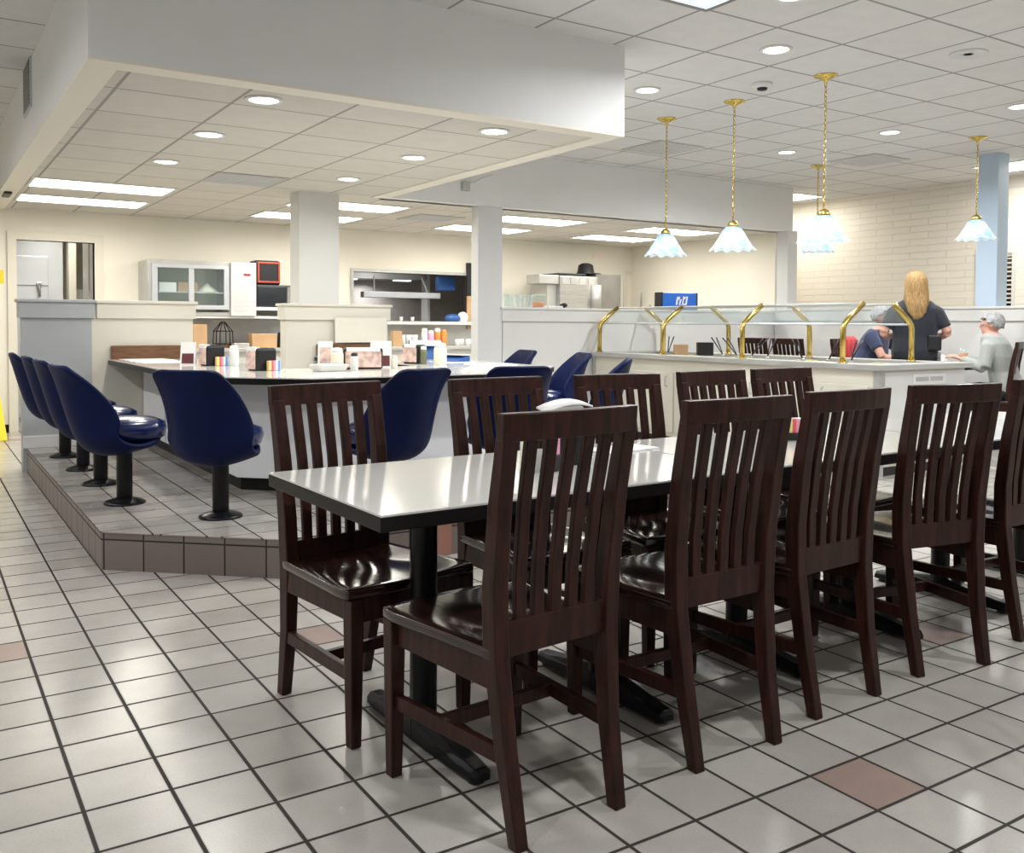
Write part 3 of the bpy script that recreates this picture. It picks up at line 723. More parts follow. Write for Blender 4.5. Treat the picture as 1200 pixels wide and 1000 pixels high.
MB().box(bx0+.17,bx1-.17,by0+.16,by1-.035,BT-.14,BT-.128).build('cold_well', M['steel'], t)
MB().box(bx0-.012,bx0+.05,by0-.012,by0+.05,0,BT-.045).build('corner_post', M['steelp'], t)
MB().box(bx0-.012,bx0+.02,by1-.04,by1,0,BT-.045).build('corner_post', M['steelp'], t)
MB().box(bx0+.06,bx1-.02,by0-.008,by0,.1,BT-.06).build('end_panel', M['white'], t)
v = MB().box(6.92,7.38,by0-.016,by0-.008,.735,.825).build('vent_grille', M['wplastic'], t, bevel=.003)
for k in range(2): MB().box(6.96+k*.20,7.13+k*.20,by0-.020,by0-.016,.765,.80).build('slot', M['steelp'], v)
ys = [4.74,5.90,7.04,8.22]
for k in range(3):
    d = MB().box(bx0-.018,bx0,ys[k]+.012,ys[k+1]-.012,.12,.735).build('door', M['trimc'], t, bevel=.004)
    hy = ys[k+1]-.10 if k != 1 else ys[k]+.10
    hy = ys[k]+.10 if k == 2 else (5.20 if k == 0 else hy)
    MB().tube([(bx0-.018,hy,.70),(bx0-.045,hy,.69),(bx0-.045,hy,.60),(bx0-.018,hy,.59)], .006).build('handle', M['steelp'], d, smooth=True)
# sneeze guard
g = thing('sneeze_guard', 'brass framed glass sneeze guard standing on the salad bar', 'sneeze guard', (0,0,BT))
GY = [5.03,6.15,7.24,8.30]
gl, gr = 6.52, 7.46
for y in GY:
    for x,s in ((gl,1),(gr,-1)):
        MB().tube([(x,y,0),(x,y,.29),(x+s*.012,y,.318),(x+s*.05,y,.36),(x+s*.26,y,.505)], .024, n=12).build('post', M['brass'], g, smooth=True)
        MB().lathe([(.04,0),(.04,.008),(.026,.016)], (x,y,0), n=16).build('post_collar', M['brass'], g, smooth=True)
for x,s in ((gl,1),(gr,-1)):
    MB().tube([(x+s*.03,GY[0],.325),(x+s*.03,GY[3],.325)], .009).build('lower_rail', M['alum'], g, smooth=True)
    MB().tube([(x+s*.255,GY[0],.50),(x+s*.255,GY[3],.50)], .009).build('upper_rail', M['steelp'], g, smooth=True)
    for k in range(3):
        a0, a1 = GY[k]+.03, GY[k+1]-.03
        MB().hexa([(x+s*.04,a0,.33),(x+s*.04,a1,.33),(x+s*.046,a1,.326),(x+s*.046,a0,.326)],[(x+s*.25,a0,.495),(x+s*.25,a1,.495),(x+s*.256,a1,.491),(x+s*.256,a0,.491)]).build('glass_pane', M['guard'], g)
# food pans and tongs in the well
wz = BT-.128
pan_kinds = ['salad greens','chopped vegetables','pale dressing','dark olives','mixed beans','croutons','cheese','sliced fruit']
for k in range(8):
    y = 5.15+k*.42
    p = thing('food_pan', 'black food pan with salad in the bar well, number from the near end follows '+pan_kinds[k], 'food pan', (6.97 if k%2 else 7.2, y, wz))
    p['label'] = ['steel food pan nearest the open end of the salad bar','steel food pan second from the near end of the salad bar','steel food pan third from the near end of the salad bar','steel food pan fourth from the near end of the salad bar','steel food pan fifth from the near end of the salad bar','steel food pan sixth from the near end of the salad bar','steel food pan seventh from the near end of the salad bar','steel food pan at the far end of the salad bar'][k]
    p['group'] = 'food pans in the salad bar'
    MB().box(-.15,.15,-.17,.17,0,.095).build('pan', M['steel'], p, bevel=.01)
    MB().ball((0,0,.095),(.13,.15,.022)).build('food', M['food'], p, smooth=True)
def tongs(x,y,tilt,label,rz=0):
    q = thing('serving_tongs', label, 'tongs', (x,y,wz+.122), rz, 'serving tongs in the salad bar')
    for s in (-1,1):
        MB().tube([(0,s*.004,0),(tilt*.5+s*.014,0,.10),(tilt+s*.026,0,.19)], [.004,.006,.007], n=8).build('arm', M['blackp'], q, smooth=True)
    MB().ball((0,0,0),(.022,.012,.012)).build('tip', M['steel'], q, smooth=True)
for i,(px,yy,ti,lb) in enumerate(((7.02,7.72,.04,'small tongs leaning up near the far end of the bar'),(7.12,6.98,-.10,'black tongs leaning left behind the second brass post'),(7.06,6.72,-.13,'long black tongs leaning left, middle of the bar'),(7.12,6.60,.15,'long black tongs leaning right, crossing their neighbour'),(7.14,6.40,.06,'black tongs standing steep beside the crossed pair'),(7.02,5.86,-.08,'black tongs leaning left near the third brass post'),(7.08,5.62,.12,'black tongs leaning right before the dark chairs'),(6.98,5.30,.08,'small black tongs near the near end of the bar'))):
    tongs(px,yy,ti,lb,R(-35))
tag(MB().box(-.075,.075,-.05,.05,0,.13).build('cardboard_box', M['card'], loc=(7.10,7.60,wz+.095), rot=(0,0,R(-35)), bevel=.004), 'small tan box beside the second brass post on the bar', 'box')
tag(MB().box(-.085,.085,-.05,.05,0,.14).build('dispenser_box', M['blackp'], loc=(7.13,7.26,wz+.115), rot=(0,0,R(-35)), bevel=.006), 'black square box right of the second brass post on the bar', 'box')

# ------------------------------------------------------------------ things on the half wall behind the bar
cz = 1.405
t = thing('blue_display_box', 'bright blue lit box with white scribble on the half wall', 'box', (7.84,8.48,cz))
MB().box(-.29,.29,-.06,.06,0,.205).build('case', M['bluebox'], t, bevel=.012)
for x0,x1,z0,z1 in ((-.055,-.03,.06,.16),(-.03,.0,.12,.16),(-.005,.02,.06,.13),(.045,.065,.05,.165),(.065,.095,.13,.16),(.065,.095,.06,.08),(.10,.125,.06,.165)):
    MB().hexa([(x0-.01,-.0625,z0),(x1-.01,-.0625,z0),(x1-.01,-.06,z0),(x0-.01,-.06,z0)],[(x0+.01,-.0625,z1),(x1+.01,-.0625,z1),(x1+.01,-.06,z1),(x0+.01,-.06,z1)]).build('white_mark', M['paper'], t)
MB().box(.13,.27,-.0625,-.06,.03,.045).build('white_mark', M['paper'], t)
for q in (-1,1): MB().box(q*.285-.012,q*.285+.012,-.064,.062,0,.21).build('end_cap', M['blackp'], t, bevel=.004)
for i,(x,h_,lb) in enumerate(((7.28,.20,'tall thin dark rod standing on the half wall'),(7.42,.06,'short dark peg on the half wall left of the blue box'))):
    tag(MB().tube([(x,8.48,cz),(x,8.48,cz+h_)], .011).build('rod', M['steeld'], smooth=True), lb, 'rod')
for i in range(5):
    q = thing('drinking_glass', 'clear drinking glass on the half wall beside the grey column, one of five', 'glass', (5.37+i*.075, 8.46+.03*(i%2), cz), 0, 'clear glasses beside the grey column')
    MB().lathe([(.028,.0),(.034,.14),(.031,.14),(.026,.006)], n=16).build('tumbler', M['tumbler'], q, smooth=True)
t = thing('storage_tub', 'green lidded clear tub of orange food on the half wall', 'tub', (5.80,8.49,cz))
MB().box(-.07,.07,-.05,.05,0,.125).build('tub', M['tumbler'], t, bevel=.01)
MB().box(-.06,.06,-.04,.04,.006,.06).build('contents', M['orange'], t, bevel=.015)
MB().box(-.075,.075,-.055,.055,.125,.14).build('lid', M['green'], t, bevel=.005)
tag(MB().box(5.90,6.10,8.43,8.55,cz,cz+.02).build('white_tray', M['wplastic'], bevel=.004), 'white tray on the half wall beside the tub', 'tray')
tag(MB().ball((6.15,8.49,cz+.03),(.05,.04,.03)).build('black_cloth', M['blackp'], smooth=True), 'small black crumpled cloth at the end of the white tray', 'cloth')

# ------------------------------------------------------------------ kitchen back counter and machines
BC = .92
t = thing('back_counter', 'steel topped back counter along the kitchen wall', 'counter', (0,0,0))
MB().box(2.0,9.6,10.85,YB-.003,BC-.04,BC).build('worktop', M['steelp'], t, bevel=.004)
MB().box(2.05,9.6,10.92,YB-.003,0,BC-.04).build('cabinet', M['white'], t)
tag(MB().box(2.0,4.86,YB-.015,YB-.002,BC,1.26).build('splash_panel', M['steelp']), 'grey steel splash panel under the display fridge', 'panel')
tag(MB().box(4.9,6.78,YB-.02,YB-.002,BC,1.2).build('splash_panel', M['steelp']), 'grey steel splash panel under the pass-through ledge', 'panel')
# wall mounted display fridge
fy = 10.98
t = thing('display_fridge', 'white and steel glass door display fridge on the kitchen wall', 'fridge', (0,0,0))
MB().box(2.22,3.44,fy+.03,YB-.02,1.30,1.34).box(2.22,3.44,fy+.03,YB-.02,1.88,1.93).box(2.22,2.26,fy+.03,YB-.02,1.34,1.88).box(3.12,3.44,fy+.03,YB-.02,1.34,1.88).box(2.26,3.12,YB-.06,YB-.02,1.34,1.88).build('case', M['steelp'], t, bevel=.003)
fr = MB().box(2.26,3.12,fy,fy+.03,1.37,1.42).box(2.26,3.12,fy,fy+.03,1.84,1.88).box(2.26,2.32,fy,fy+.03,1.42,1.84).box(2.66,2.72,fy,fy+.03,1.42,1.84).box(3.06,3.12,fy,fy+.03,1.42,1.84)
d = fr.build('door_frame', M['alum'], t, bevel=.003)
MB().box(2.32,2.66,fy+.012,fy+.018,1.42,1.84).build('glass', M['glass'], d)
MB().box(2.72,3.06,fy+.012,fy+.018,1.42,1.84).build('glass', M['glass'], d)
MB().box(2.27,3.11,YB-.075,YB-.06,1.35,1.87).build('liner', M['fridge_reflect'], t)
MB().box(2.27,3.11,fy+.04,YB-.07,1.56,1.572).build('shelf', M['alum'], t)
p = MB().box(3.14,3.44,fy,fy+.03,1.30,1.93).build('control_panel', M['wpanel'], t, bevel=.003)
MB().box(3.29,3.37,fy-.004,fy,1.775,1.80).build('display', M['lampred'], p)
for k in range(6): MB().box(3.17,3.36,fy-.003,fy,1.36+k*.052,1.363+k*.052).build('louvre', M['steelp'], p)
tag(MB().box(2.36,2.55,11.1,11.3,1.573,1.68).build('white_carton', M['paper'], bevel=.003), 'white carton on the left of the display fridge shelf', 'carton')
tag(MB().box(2.58,2.80,11.15,11.3,1.573,1.69).build('brown_carton', M['card'], bevel=.003), 'brown carton on the middle of the display fridge shelf', 'carton')
t = thing('cake_cover', 'pale cone shaped cake under cover on the display fridge shelf', 'cake', (2.92,11.18,1.573))
MB().lathe([(.12,0),(.12,.012),(.03,.09),(.008,.11)], n=20).build('cake', M['creamp'], t, smooth=True)
tag(MB().box(2.2,4.1,11.02,YB-.016,1.27,1.30).build('wall_shelf', M['wplastic'], bevel=.004), 'white wall shelf carrying the display fridge and microwave', 'shelf')
t = thing('microwave_oven', 'black microwave oven on the wall shelf beside the fridge', 'microwave', (3.74,11.28,1.30))
t.location.z = 1.41
MB().box(-.26,.25,-.18,.2,0,.27).build('case', M['blackp'], t, bevel=.012)
MB().box(-.25,.10,-.188,-.18,.03,.25).build('door', M['nightglass'], t, bevel=.004)
MB().box(.12,.24,-.186,-.18,.03,.25).build('control_panel', M['steeld'], t, bevel=.002)
tag(MB().box(3.46,4.05,11.05,YB-.016,1.37,1.41).build('shelf_block', M['wplastic'], bevel=.004), 'white block shelf under the microwave', 'shelf')
tag(MB().box(4.06,4.3,11.2,11.45,1.31,1.50).build('black_box', M['blackp'], bevel=.01), 'small black box right of the microwave', 'box')
MB_ = thing('toaster_radio', 'black box with orange red front frame on top of the microwave', 'appliance', (3.64,11.28,1.68))
MB().box(-.16,.16,-.12,.12,0,.30).build('case', M['blackp'], MB_, bevel=.03, seg=3)
w = MB().box(-.13,.15,-.135,-.12,.025,.05).box(-.13,.15,-.135,-.12,.255,.28).box(-.13,-.105,-.135,-.12,.05,.255).box(.125,.15,-.135,-.12,.05,.255)
w.build('front_frame', M['redp'], MB_, bevel=.006)
MB().box(-.10,.12,-.128,-.12,.055,.25).build('grille', M['blackp'], MB_)
# small things on the back counter, left bay
def carton(x,y,w,d,h,m,label,rz=0,name='carton',cat='box',z=BC):
    return tag(MB().box(-w/2,w/2,-d/2,d/2,0,h).build(name, m, loc=(x,y,z), rot=(0,0,rz), bevel=.004), label, cat)
carton(2.80,11.1,.16,.12,.28,M['card'],'tall tan carton on the back counter under the fridge')
carton(3.53,11.05,.30,.2,.17,M['card'],'wide tan carton on the back counter right of the wire rack')
t = thing('wire_rack', 'black wire pot rack on the back counter under the fridge', 'rack', (3.08,11.1,BC))
for k in range(6):
    a_ = k*PI/3
    MB().tube([(.12*math.cos(a_),.1*math.sin(a_),0),(.11*math.cos(a_),.09*math.sin(a_),.2),(.02*math.cos(a_),.02*math.sin(a_),.31)], .006, n=6).build('wire', M['black'], t)
for z in (.05,.2): MB().tube([(.115*math.cos(2*PI*i/16),.095*math.sin(2*PI*i/16),z) for i in range(17)], .006, n=6).build('ring', M['black'], t)
MB().lathe([(.09,0),(.09,.05)], n=16).build('pot', M['brownb'], t)
t = thing('cash_terminal', 'black and violet payment terminal on the back counter', 'terminal', (3.86,11.05,BC))
MB().hexa([(-.11,-.12,0),(.11,-.12,0),(.11,.12,0),(-.11,.12,0)],[(-.10,-.06,.10),(.10,-.06,.10),(.10,.11,.19),(-.10,.11,.19)]).build('body', M['blackp'], t, bevel=.01)
MB().box(.05,.11,-.05,.05,.15,.27).build('screen', M['blackp'], t, bevel=.01)
MB().box(-.08,.04,-.1,-.06,.09,.12).build('keypad', M['blue'], t)
t = thing('tissue_bag', 'crumpled white paper bag on the back counter', 'bag', (2.60,11.05,BC))
MB().loft([[(r*math.cos(2*PI*i/10)*(1+.15*math.sin(3*i)),r*.7*math.sin(2*PI*i/10),z) for i in range(10)] for r,z in ((.05,0),(.075,.05),(.06,.12),(.10,.2))]).build('bag', M['paper'], t)
carton(3.25,10.98,.18,.12,.06,M['steelp'],'low steel box in front of the wire rack')
# bottles and cups under the pass-through
GB = 'sauce bottles under the pass-through'
for i,(x,m,h_,lb) in enumerate(((5.80,M['wplastic'],.24,'white and pink bottle, leftmost under the pass-through'),(5.90,M['pink'],.21,'pink bottle under the pass-through'),(6.00,M['orange'],.24,'orange bottle, first of two under the pass-through'),(6.10,M['orange'],.22,'orange bottle, second of two under the pass-through'))):
    shaker((x,11.2,BC), lb, m, .045, h_, M['wplastic'] if i < 3 else M['orange'], 'sauce_bottle', 'bottle', GB)
for i in range(5):
    q = thing('mug', 'white mug in a row under the pass-through, right of the bottles', 'mug', (6.27+i*.085,11.12+.05*(i%2),BC), 0, 'white mugs under the pass-through')
    MB().lathe([(.033,0),(.038,.09),(.034,.09),(.03,.012)], n=16).build('cup', M['wplastic'], q, smooth=True)
for i in range(3):
    q = thing('mug', 'white mug left of the sauce bottles', 'mug', (5.45+i*.09,11.15,BC), 0, 'white mugs left of the bottles')
    MB().lathe([(.036,0),(.042,.15),(.038,.15),(.03,.012)], n=16).build('cup', M['wplastic'], q, smooth=True)
carton(5.33,11.1,.13,.1,.2,M['card'],'tan carton left of the white mugs')
carton(6.66,11.0,.12,.1,.1,M['photo'],'peach box at the right end under the pass-through')
for i,(x,lb) in enumerate(((5.55,'left small white cup on the pass-through ledge'),(5.72,'right small white cup on the pass-through ledge'))):
    q = thing('cup', lb, 'cup', (x,11.4,PZ0), 0)
    MB().lathe([(.02,0),(.026,.06),(.023,.06),(.018,.008)], n=14).build('cup', M['wplastic'], q, smooth=True)
t = thing('folded_cloth', 'blue and white folded cloth at the right of the pass-through ledge', 'cloth', (6.36,11.42,PZ0))
MB().ball((0,0,.05),(.13,.07,.06)).build('cloth', M['blue'], t, smooth=True)
MB().ball((.16,0,.06),(.08,.07,.08)).build('towel', M['paper'], t, smooth=True)
t = thing('paddle_board', 'long black and tan board hanging beside the pass-through', 'board', (6.69,11.525,0))
MB().box(-.05,.05,-.02,.02,1.62,2.09).build('black_sleeve', M['blackp'], t, bevel=.006)
MB().box(-.045,.045,-.015,.015,1.15,1.62).build('wood_blade', M['card'], t, bevel=.004)
# ice and drink dispenser
t = thing('drink_dispenser', 'large steel drink dispenser on the back counter behind the half wall', 'dispenser', (0,0,0))
MB().box(7.83,8.52,10.9,YB-.02,BC,1.92).build('main_body', M['steel'], t, bevel=.006)
MB().box(8.52,9.0,10.95,YB-.02,BC,1.97).build('side_body', M['steeld'], t, bevel=.006)
MB().box(7.48,7.83,10.92,11.25,1.80,1.93).build('nozzle_head', M['steelp'], t, bevel=.01)
MB().box(7.66,7.83,10.98,11.4,BC,1.80).build('column', M['steelp'], t, bevel=.006)
for k in range(4): MB().box(7.86+k*.16,8.0+k*.16,10.893,10.90,1.80,1.91).build('front_door', M['steelp'], t, bevel=.003)
MB().lathe([(.075,0),(.075,.4)], (8.46,10.86,1.4), n=20).build('tank', M['steelp'], t, smooth=True)
tag(MB().box(7.84,8.34,10.95,11.4,1.921,1.965).build('black_tray', M['blackp'], bevel=.01), 'flat black tray on top of the drink dispenser', 'tray')
t = thing('bucket_hat', 'black hat lying on top of the drink dispenser', 'hat', (8.52,11.2,1.972))
t.location.z = 1.972
MB().lathe([(.15,0),(.15,.01),(.13,.03),(.11,.14),(.06,.17),(.01,.175)], n=20).build('crown', M['blackp'], t, smooth=True)
MB().lathe([(.12,0),(.19,.004),(.19,.012),(.12,.014)], (0,-.07,0), n=20).build('brim', M['blackp'], t, smooth=True)
tag(MB().box(8.93,9.17,YB-.006,YB,2.25,2.33).build('wall_notice', mat('pale_pink_notice', (.85,.72,.68), .7)), 'small pale pink notice on the kitchen wall above the dispenser', 'notice')
struct('door_2', MB().box(9.54,9.60,YB-.02,YB,0,2.08).box(9.60,9.69,YB-.02,YB,2.02,2.08), M['trimc'])
# yellow things at the far left
t = thing('wet_floor_sign', 'yellow folding wet floor sign against the far left wall', 'sign', (.62,10.9,0), R(15))
MB().hexa([(-.15,-.14,0),(.15,-.14,0),(.15,-.125,0),(-.15,-.125,0)],[(-.10,-.012,.63),(.10,-.012,.63),(.10,.0,.63),(-.10,.0,.63)]).build('front_panel', M['yellow'], t, bevel=.004)
MB().hexa([(-.15,.14,0),(.15,.14,0),(.15,.155,0),(-.15,.155,0)],[(-.10,.005,.63),(.10,.005,.63),(.10,.017,.63),(-.10,.017,.63)]).build('rear_panel', M['yellow'], t, bevel=.004)
tag(MB().box(.60,.835,YB-.006,YB,1.63,1.78).build('wall_notice', M['yellow']), 'yellow notice on the wall left of the doorway', 'notice')

# ------------------------------------------------------------------ ceiling fixtures
def area(name, loc, power, size, col=(1,.97,.92), sy=None, shape='DISK', spread=150, parent=None):
    l = bpy.data.lights.new(name, 'AREA'); l.energy = power; l.color = col; l.shape = shape; l.size = size
    if sy: l.size_y = sy
    l.spread = R(spread)
    o = bpy.data.objects.new(name, l); COL.objects.link(o); o.location = loc
    if parent: o.parent = parent
    return o
P_CAN_S, P_CAN_M, P_TROF = 9.5, 30., 14.5
def make_can():
    t = thing('recessed_light', '', 'ceiling light')
    MB().lathe([(.105,0),(.105,-.006),(.082,-.010),(.08,-.002),(.08,0)], n=28).build('trim_ring', M['wplastic'], t, smooth=True)
    MB().lathe([(.08,-.001),(.08,-.005),(.02,-.008)], n=28).build('lens', M['lensw'], t, smooth=True)
    return t
can0 = make_can()
cans = []
names_x = {1.65:'left', 3.15:'right'}; names_y = {5.12:'nearest', 6.26:'middle', 7.5:'farthest'}
for x in (1.65, 3.15):
    for y in (5.12, 6.26, 7.5):
        cans.append((x,y,ZS-.0005,'round recessed light under the soffit, %s of the %s line' % (names_y[y], names_x[x]), 'recessed lights under the soffit', P_CAN_S))
mains = [(4.77,4.24,'round recessed light in the dining ceiling, largest in view, left of the longest pendant'),(4.77,5.51,'round recessed light just right of the soffit corner'),(7.67,6.65,'round recessed light between the middle pendants, small'),(7.68,5.44,'round recessed light right of the middle pendants'),(7.65,4.21,'round recessed light cut by the right edge of the frame'),(4.06,3.50,'round recessed light cut by the top edge of the frame')]
for x,y,lb in mains: cans.append((x,y,ZC-.0005,lb,'recessed lights in the dining ceiling',P_CAN_M*(1.15 if x < 5 else 1.)))
for x in (-1.2, 1.4, 4.06, 6.2, 8.6):
    for y in (-1.6,1.1):
        cans.append((x,y,ZC-.0005,'round recessed light over the dining room behind the camera','recessed lights overhead',P_CAN_M*(.85 if y > 0 else .22)))
for x,y in ((-1.2,3.4),(-1.2,5.6),(-1.2,8.),(6.2,2.9)):
    cans.append((x,y,ZC-.0005,'round recessed light over the dining room out of view','recessed lights overhead',P_CAN_M))
for i,(x,y,z,lb,g_,p) in enumerate(cans):
    if i == 0: c = can0; c.location = (x,y,z); c['label'] = lb; c['group'] = g_
    else: c = dup(can0, (x,y,z), 0, lb, g_)
    area('can_lamp', (x,y,z-.014), p, .15, (1,.965,.90) if z < 2.6 else (.97,.985,1), spread=165)
def make_troffer(L=1.2, W=.6):
    t = thing('fluorescent_panel', '', 'ceiling light')
    e = .025
    MB().box(-L/2,L/2,-W/2,-W/2+e,-.012,0).box(-L/2,L/2,W/2-e,W/2,-.012,0).box(-L/2,-L/2+e,-W/2+e,W/2-e,-.012,0).box(L/2-e,L/2,-W/2+e,W/2-e,-.012,0).build('frame', M['wplastic'], t)
    MB().box(-L/2+e,L/2-e,-W/2+e,W/2-e,-.008,-.001).build('diffuser', M['panel'], t)
    return t
tr0 = make_troffer()
tx = [(1.47,'leftmost'),(3.87,'second from left'),(6.25,'third from left'),(8.45,'rightmost')]
k = 0
for x,nx in tx:
    for y,ny in ((9.22,'near'),(10.42,'far')):
        lb = 'bright rectangular fluorescent panel in the kitchen ceiling, %s pair, %s one' % (nx,ny)
        if k == 0: tr0.location = (x,y,ZS-.0005); tr0['label'] = lb; tr0['group'] = 'kitchen ceiling panels'
        else: dup(tr0, (x,y,ZS-.0005), 0, lb, 'kitchen ceiling panels')
        area('panel_lamp', (x,y,ZS-.016), P_TROF*(.55 if x > 8 else 1.05), 1.1, (1,.955,.86), .5, 'RECTANGLE', 170)
        k += 1
for x,y,lb in ((10.42,5.52,'bright fluorescent panel by the blue post'),(10.42,9.2,'bright fluorescent panel past the end of the beam')):
    dup(tr0, (x,y,ZC-.0005), R(90), lb, 'panels along the window wall')
    area('panel_lamp', (x,y,ZC-.016), 26 if y < 7 else 10, 1.1, (1,.96,.88), .5, 'RECTANGLE', 170).rotation_euler = (0,0,R(90))
t = thing('ceiling_panel_light', 'dim bluish square panel with dark frame cut by the top of the frame', 'ceiling light', (3.55,3.64,ZC-.0005))
MB().box(-.30,.30,-.30,-.275,-.012,0).box(-.30,.30,.275,.30,-.012,0).box(-.30,-.275,-.275,.275,-.012,0).box(.275,.30,-.275,.275,-.012,0).build('frame', M['steeld'], t)
MB().box(-.275,.275,-.275,.275,-.008,-.001).build('diffuser', M['panelc'], t)
area('store_fill', (1.4,12.2,ZS-.03), 12, .5, (1,.96,.85))  # unseen light without a fixture, added to brighten the room behind the doorway
area('cook_fill', (5.64,12.6,1.84), 11, .5, (.95,.97,1))  # added fill under the hood, brightens the cook line in the pass-through
area('cook_fill', (5.64,11.85,ZS-.02), 5, .3, (.95,.97,1))  # second added fill at the cook line ceiling, no fixture there
# air vents
def vent(loc, w, d, label, rz=0, m=None):
    t = thing('air_vent', label, 'vent', loc, rz)
    MB().box(-w/2,w/2,-d/2,d/2,-.008,0).build('frame', M['steelp'], t, bevel=.002)
    for k in range(9):
        y = -d/2+.05+k*(d-.1)/8
        MB().box(-w/2+.03,w/2-.03,y-.012,y+.012,-.012,-.008).build('louvre', m or M['grey'], t)
vent((2.42,8.06,ZS), .60,.60, 'grey square return vent in the soffit ceiling')
vent((5.12,9.72,ZS), .60,.60, 'grey square vent in the kitchen ceiling between the panels')
vent((6.46,7.22,ZC), .60,.60, 'grey square vent in the dining ceiling by the left pendant')
vent((8.78,6.48,ZC), .60,.60, 'grey square vent in the dining ceiling, farther right')
t = thing('wall_vent', 'tall dark louvred vent on the left face of the soffit', 'vent', (.70,7.38,2.875))
MB().box(-.012,0,-.22,.22,-.19,.15).build('frame', M['alum'], t, bevel=.002)
for k in range(12):
    z = -.165+k*.026
    MB().box(-.017,-.012,-.195,.195,z,z+.018).build('louvre', M['steeld'], t)
tag(MB().box(.735,.80,9.98,10.3,ZS-.036,ZS-.0125).build('speaker_box', M['blackp'], bevel=.004), 'small black box under the soffit lip at the far left', 'box')
t = thing('smoke_detector', 'white round detector with dark centre on the dining ceiling', 'detector', (5.36,4.89,ZC))
MB().lathe([(.075,0),(.075,-.02),(.055,-.035),(.04,-.035)], n=24).build('body', M['wplastic'], t, smooth=True)
MB().lathe([(.04,-.034),(.035,-.05),(.01,-.055)], n=20).build('sensor', M['blackp'], t, smooth=True)
t = thing('ceiling_speaker', 'round flush speaker grille in the dining ceiling', 'speaker', (5.9,3.6,ZC))
MB().lathe([(.12,0),(.12,-.006),(.105,-.010),(.10,-.006)], n=32).build('rim', M['grey'], t, smooth=True)
MB().lathe([(.098,-.004),(.03,-.006)], n=32).build('grille', M['steelp'], t, smooth=True)
t = thing('corner_sensor', 'small grey box with a thin cable on the beam above the column', 'sensor', (4.80,8.38,2.64))
MB().box(-.04,.04,-.05,0,-.05,.05).build('case', M['steelp'], t, bevel=.006)
MB().tube([(.04,-.01,.03),(.12,-.006,.05),(.2,-.006,.10),(.34,-.006,.15)], .006, n=6).build('cable', M['grey'], t)

# pendant lamps
def make_pendant(drop):
    t = thing('pendant_lamp', '', 'pendant lamp')
    MB().lathe([(.085,0),(.085,-.006),(.05,-.022),(.018,-.035),(.010,-.055)], n=28).build('canopy', M['brass'], t, smooth=True)
    zt = -drop+.22
    n = int((abs(zt)-.05)/.034); mb = MB()
    for k in range(n):
        z = -.05-k*.034; pts = []
        for i in range(9):
            a_ = 2*PI*i/8; u, w_ = .0085*math.cos(a_), .021*math.sin(a_)
            pts.append((u,0,z-.017+w_) if k % 2 else (0,u,z-.017+w_))
        mb.tube(pts, .0032, n=5)
    mb.build('chain', M['brass'], t, smooth=True)
    zb = -drop
    MB().lathe([(.012,.235),(.03,.225),(.045,.205),(.05,.17)], (0,0,zb), n=20).build('fitter', M['brass'], t, smooth=True)
    prof = [(.045,.185),(.06,.178),(.082,.15),(.105,.11),(.130,.07),(.155,.032),(.178,.006),(.186,.0)]
    rings = []; nn = 96
    for r,z in prof:
        am = .05*min(1,max(0,(r-.05)/.12))
        rings.append([((r*(1+am*math.cos(12*2*PI*i/nn)))*math.cos(2*PI*i/nn),(r*(1+am*math.cos(12*2*PI*i/nn)))*math.sin(2*PI*i/nn),z-am*.18*math.cos(12*2*PI*i/nn)) for i in range(nn)])
    sh = MB().loft(rings, cap=False).build('shade', M['shade'], t, smooth=True, loc=(0,0,zb))
    md = sh.modifiers.new('solid','SOLIDIFY'); md.thickness = .003
    MB().ball((0,0,zb+.095),(.03,.03,.04)).build('bulb', M['bulb'], t, smooth=True)
    return t
pd0 = make_pendant(1.195); pd1 = make_pendant(.97)
GP = 'blue glass pendant lamps'
for p,x,y,lb in ((pd0,5.58,6.18,'blue glass pendant on a brass chain, leftmost of the five'),(pd0,5.60,5.40,'blue glass pendant on a brass chain, second from left'),(pd0,5.57,4.48,'blue glass pendant third from left, its canopy highest, hanging before a farther one'),(pd1,8.62,7.02,'blue glass pendant half hidden behind the nearer one'),(pd1,8.58,5.12,'blue glass pendant on a brass chain beside the blue post')):
    if p.get('label') == '': o = p; o.location = (x,y,ZC); o['label'] = lb; o['group'] = GP
    else: dup(p, (x,y,ZC), 0, lb, GP)
    l = bpy.data.lights.new('pendant_bulb','POINT'); l.energy = 2.2; l.color = (1,.95,.88); l.shadow_soft_size = .03
    lo = bpy.data.objects.new('pendant_bulb', l); COL.objects.link(lo); lo.location = (x,y,ZC-(1.195 if p is pd0 else .97)+.03)

# ------------------------------------------------------------------ people
def ring(cx,cy,cz,rx,ry,n=16): return [(cx+rx*math.cos(2*PI*i/n),cy+ry*math.sin(2*PI*i/n),cz) for i in range(n)]
def hand(mb, wrist, d, up, side, curl=.5):
    """palm with five fingers; d finger direction, up back of hand, side towards the thumb"""
    w = Vector(wrist); d = Vector(d).normalized(); up = Vector(up); up = (up-d*up.dot(d)).normalized(); sd = d.cross(up).normalized()*side
    mb.tube([w,w+d*.03,w+d*.085], [(.022,.022),(.036,.018),(.038,.015)], n=10)
    for k,l in enumerate((.070,.078,.074,.058)):
        b = w+d*.085+sd*(.028-.019*k); p1 = b+d*l*.45-up*l*.12*curl; p2 = p1+d*l*.3-up*l*.3*curl; p3 = p2+d*l*.15-up*l*.35*curl
        mb.tube([b-d*.012,b,p1,p2,p3], [.009,.009,.0085,.008,.006], n=8)
    b = w+d*.025+sd*.03
    mb.tube([b-sd*.01,b,b+d*.03+sd*.018-up*.008,b+d*.055+sd*.020-up*.02], [.011,.011,.010,.007], n=8)
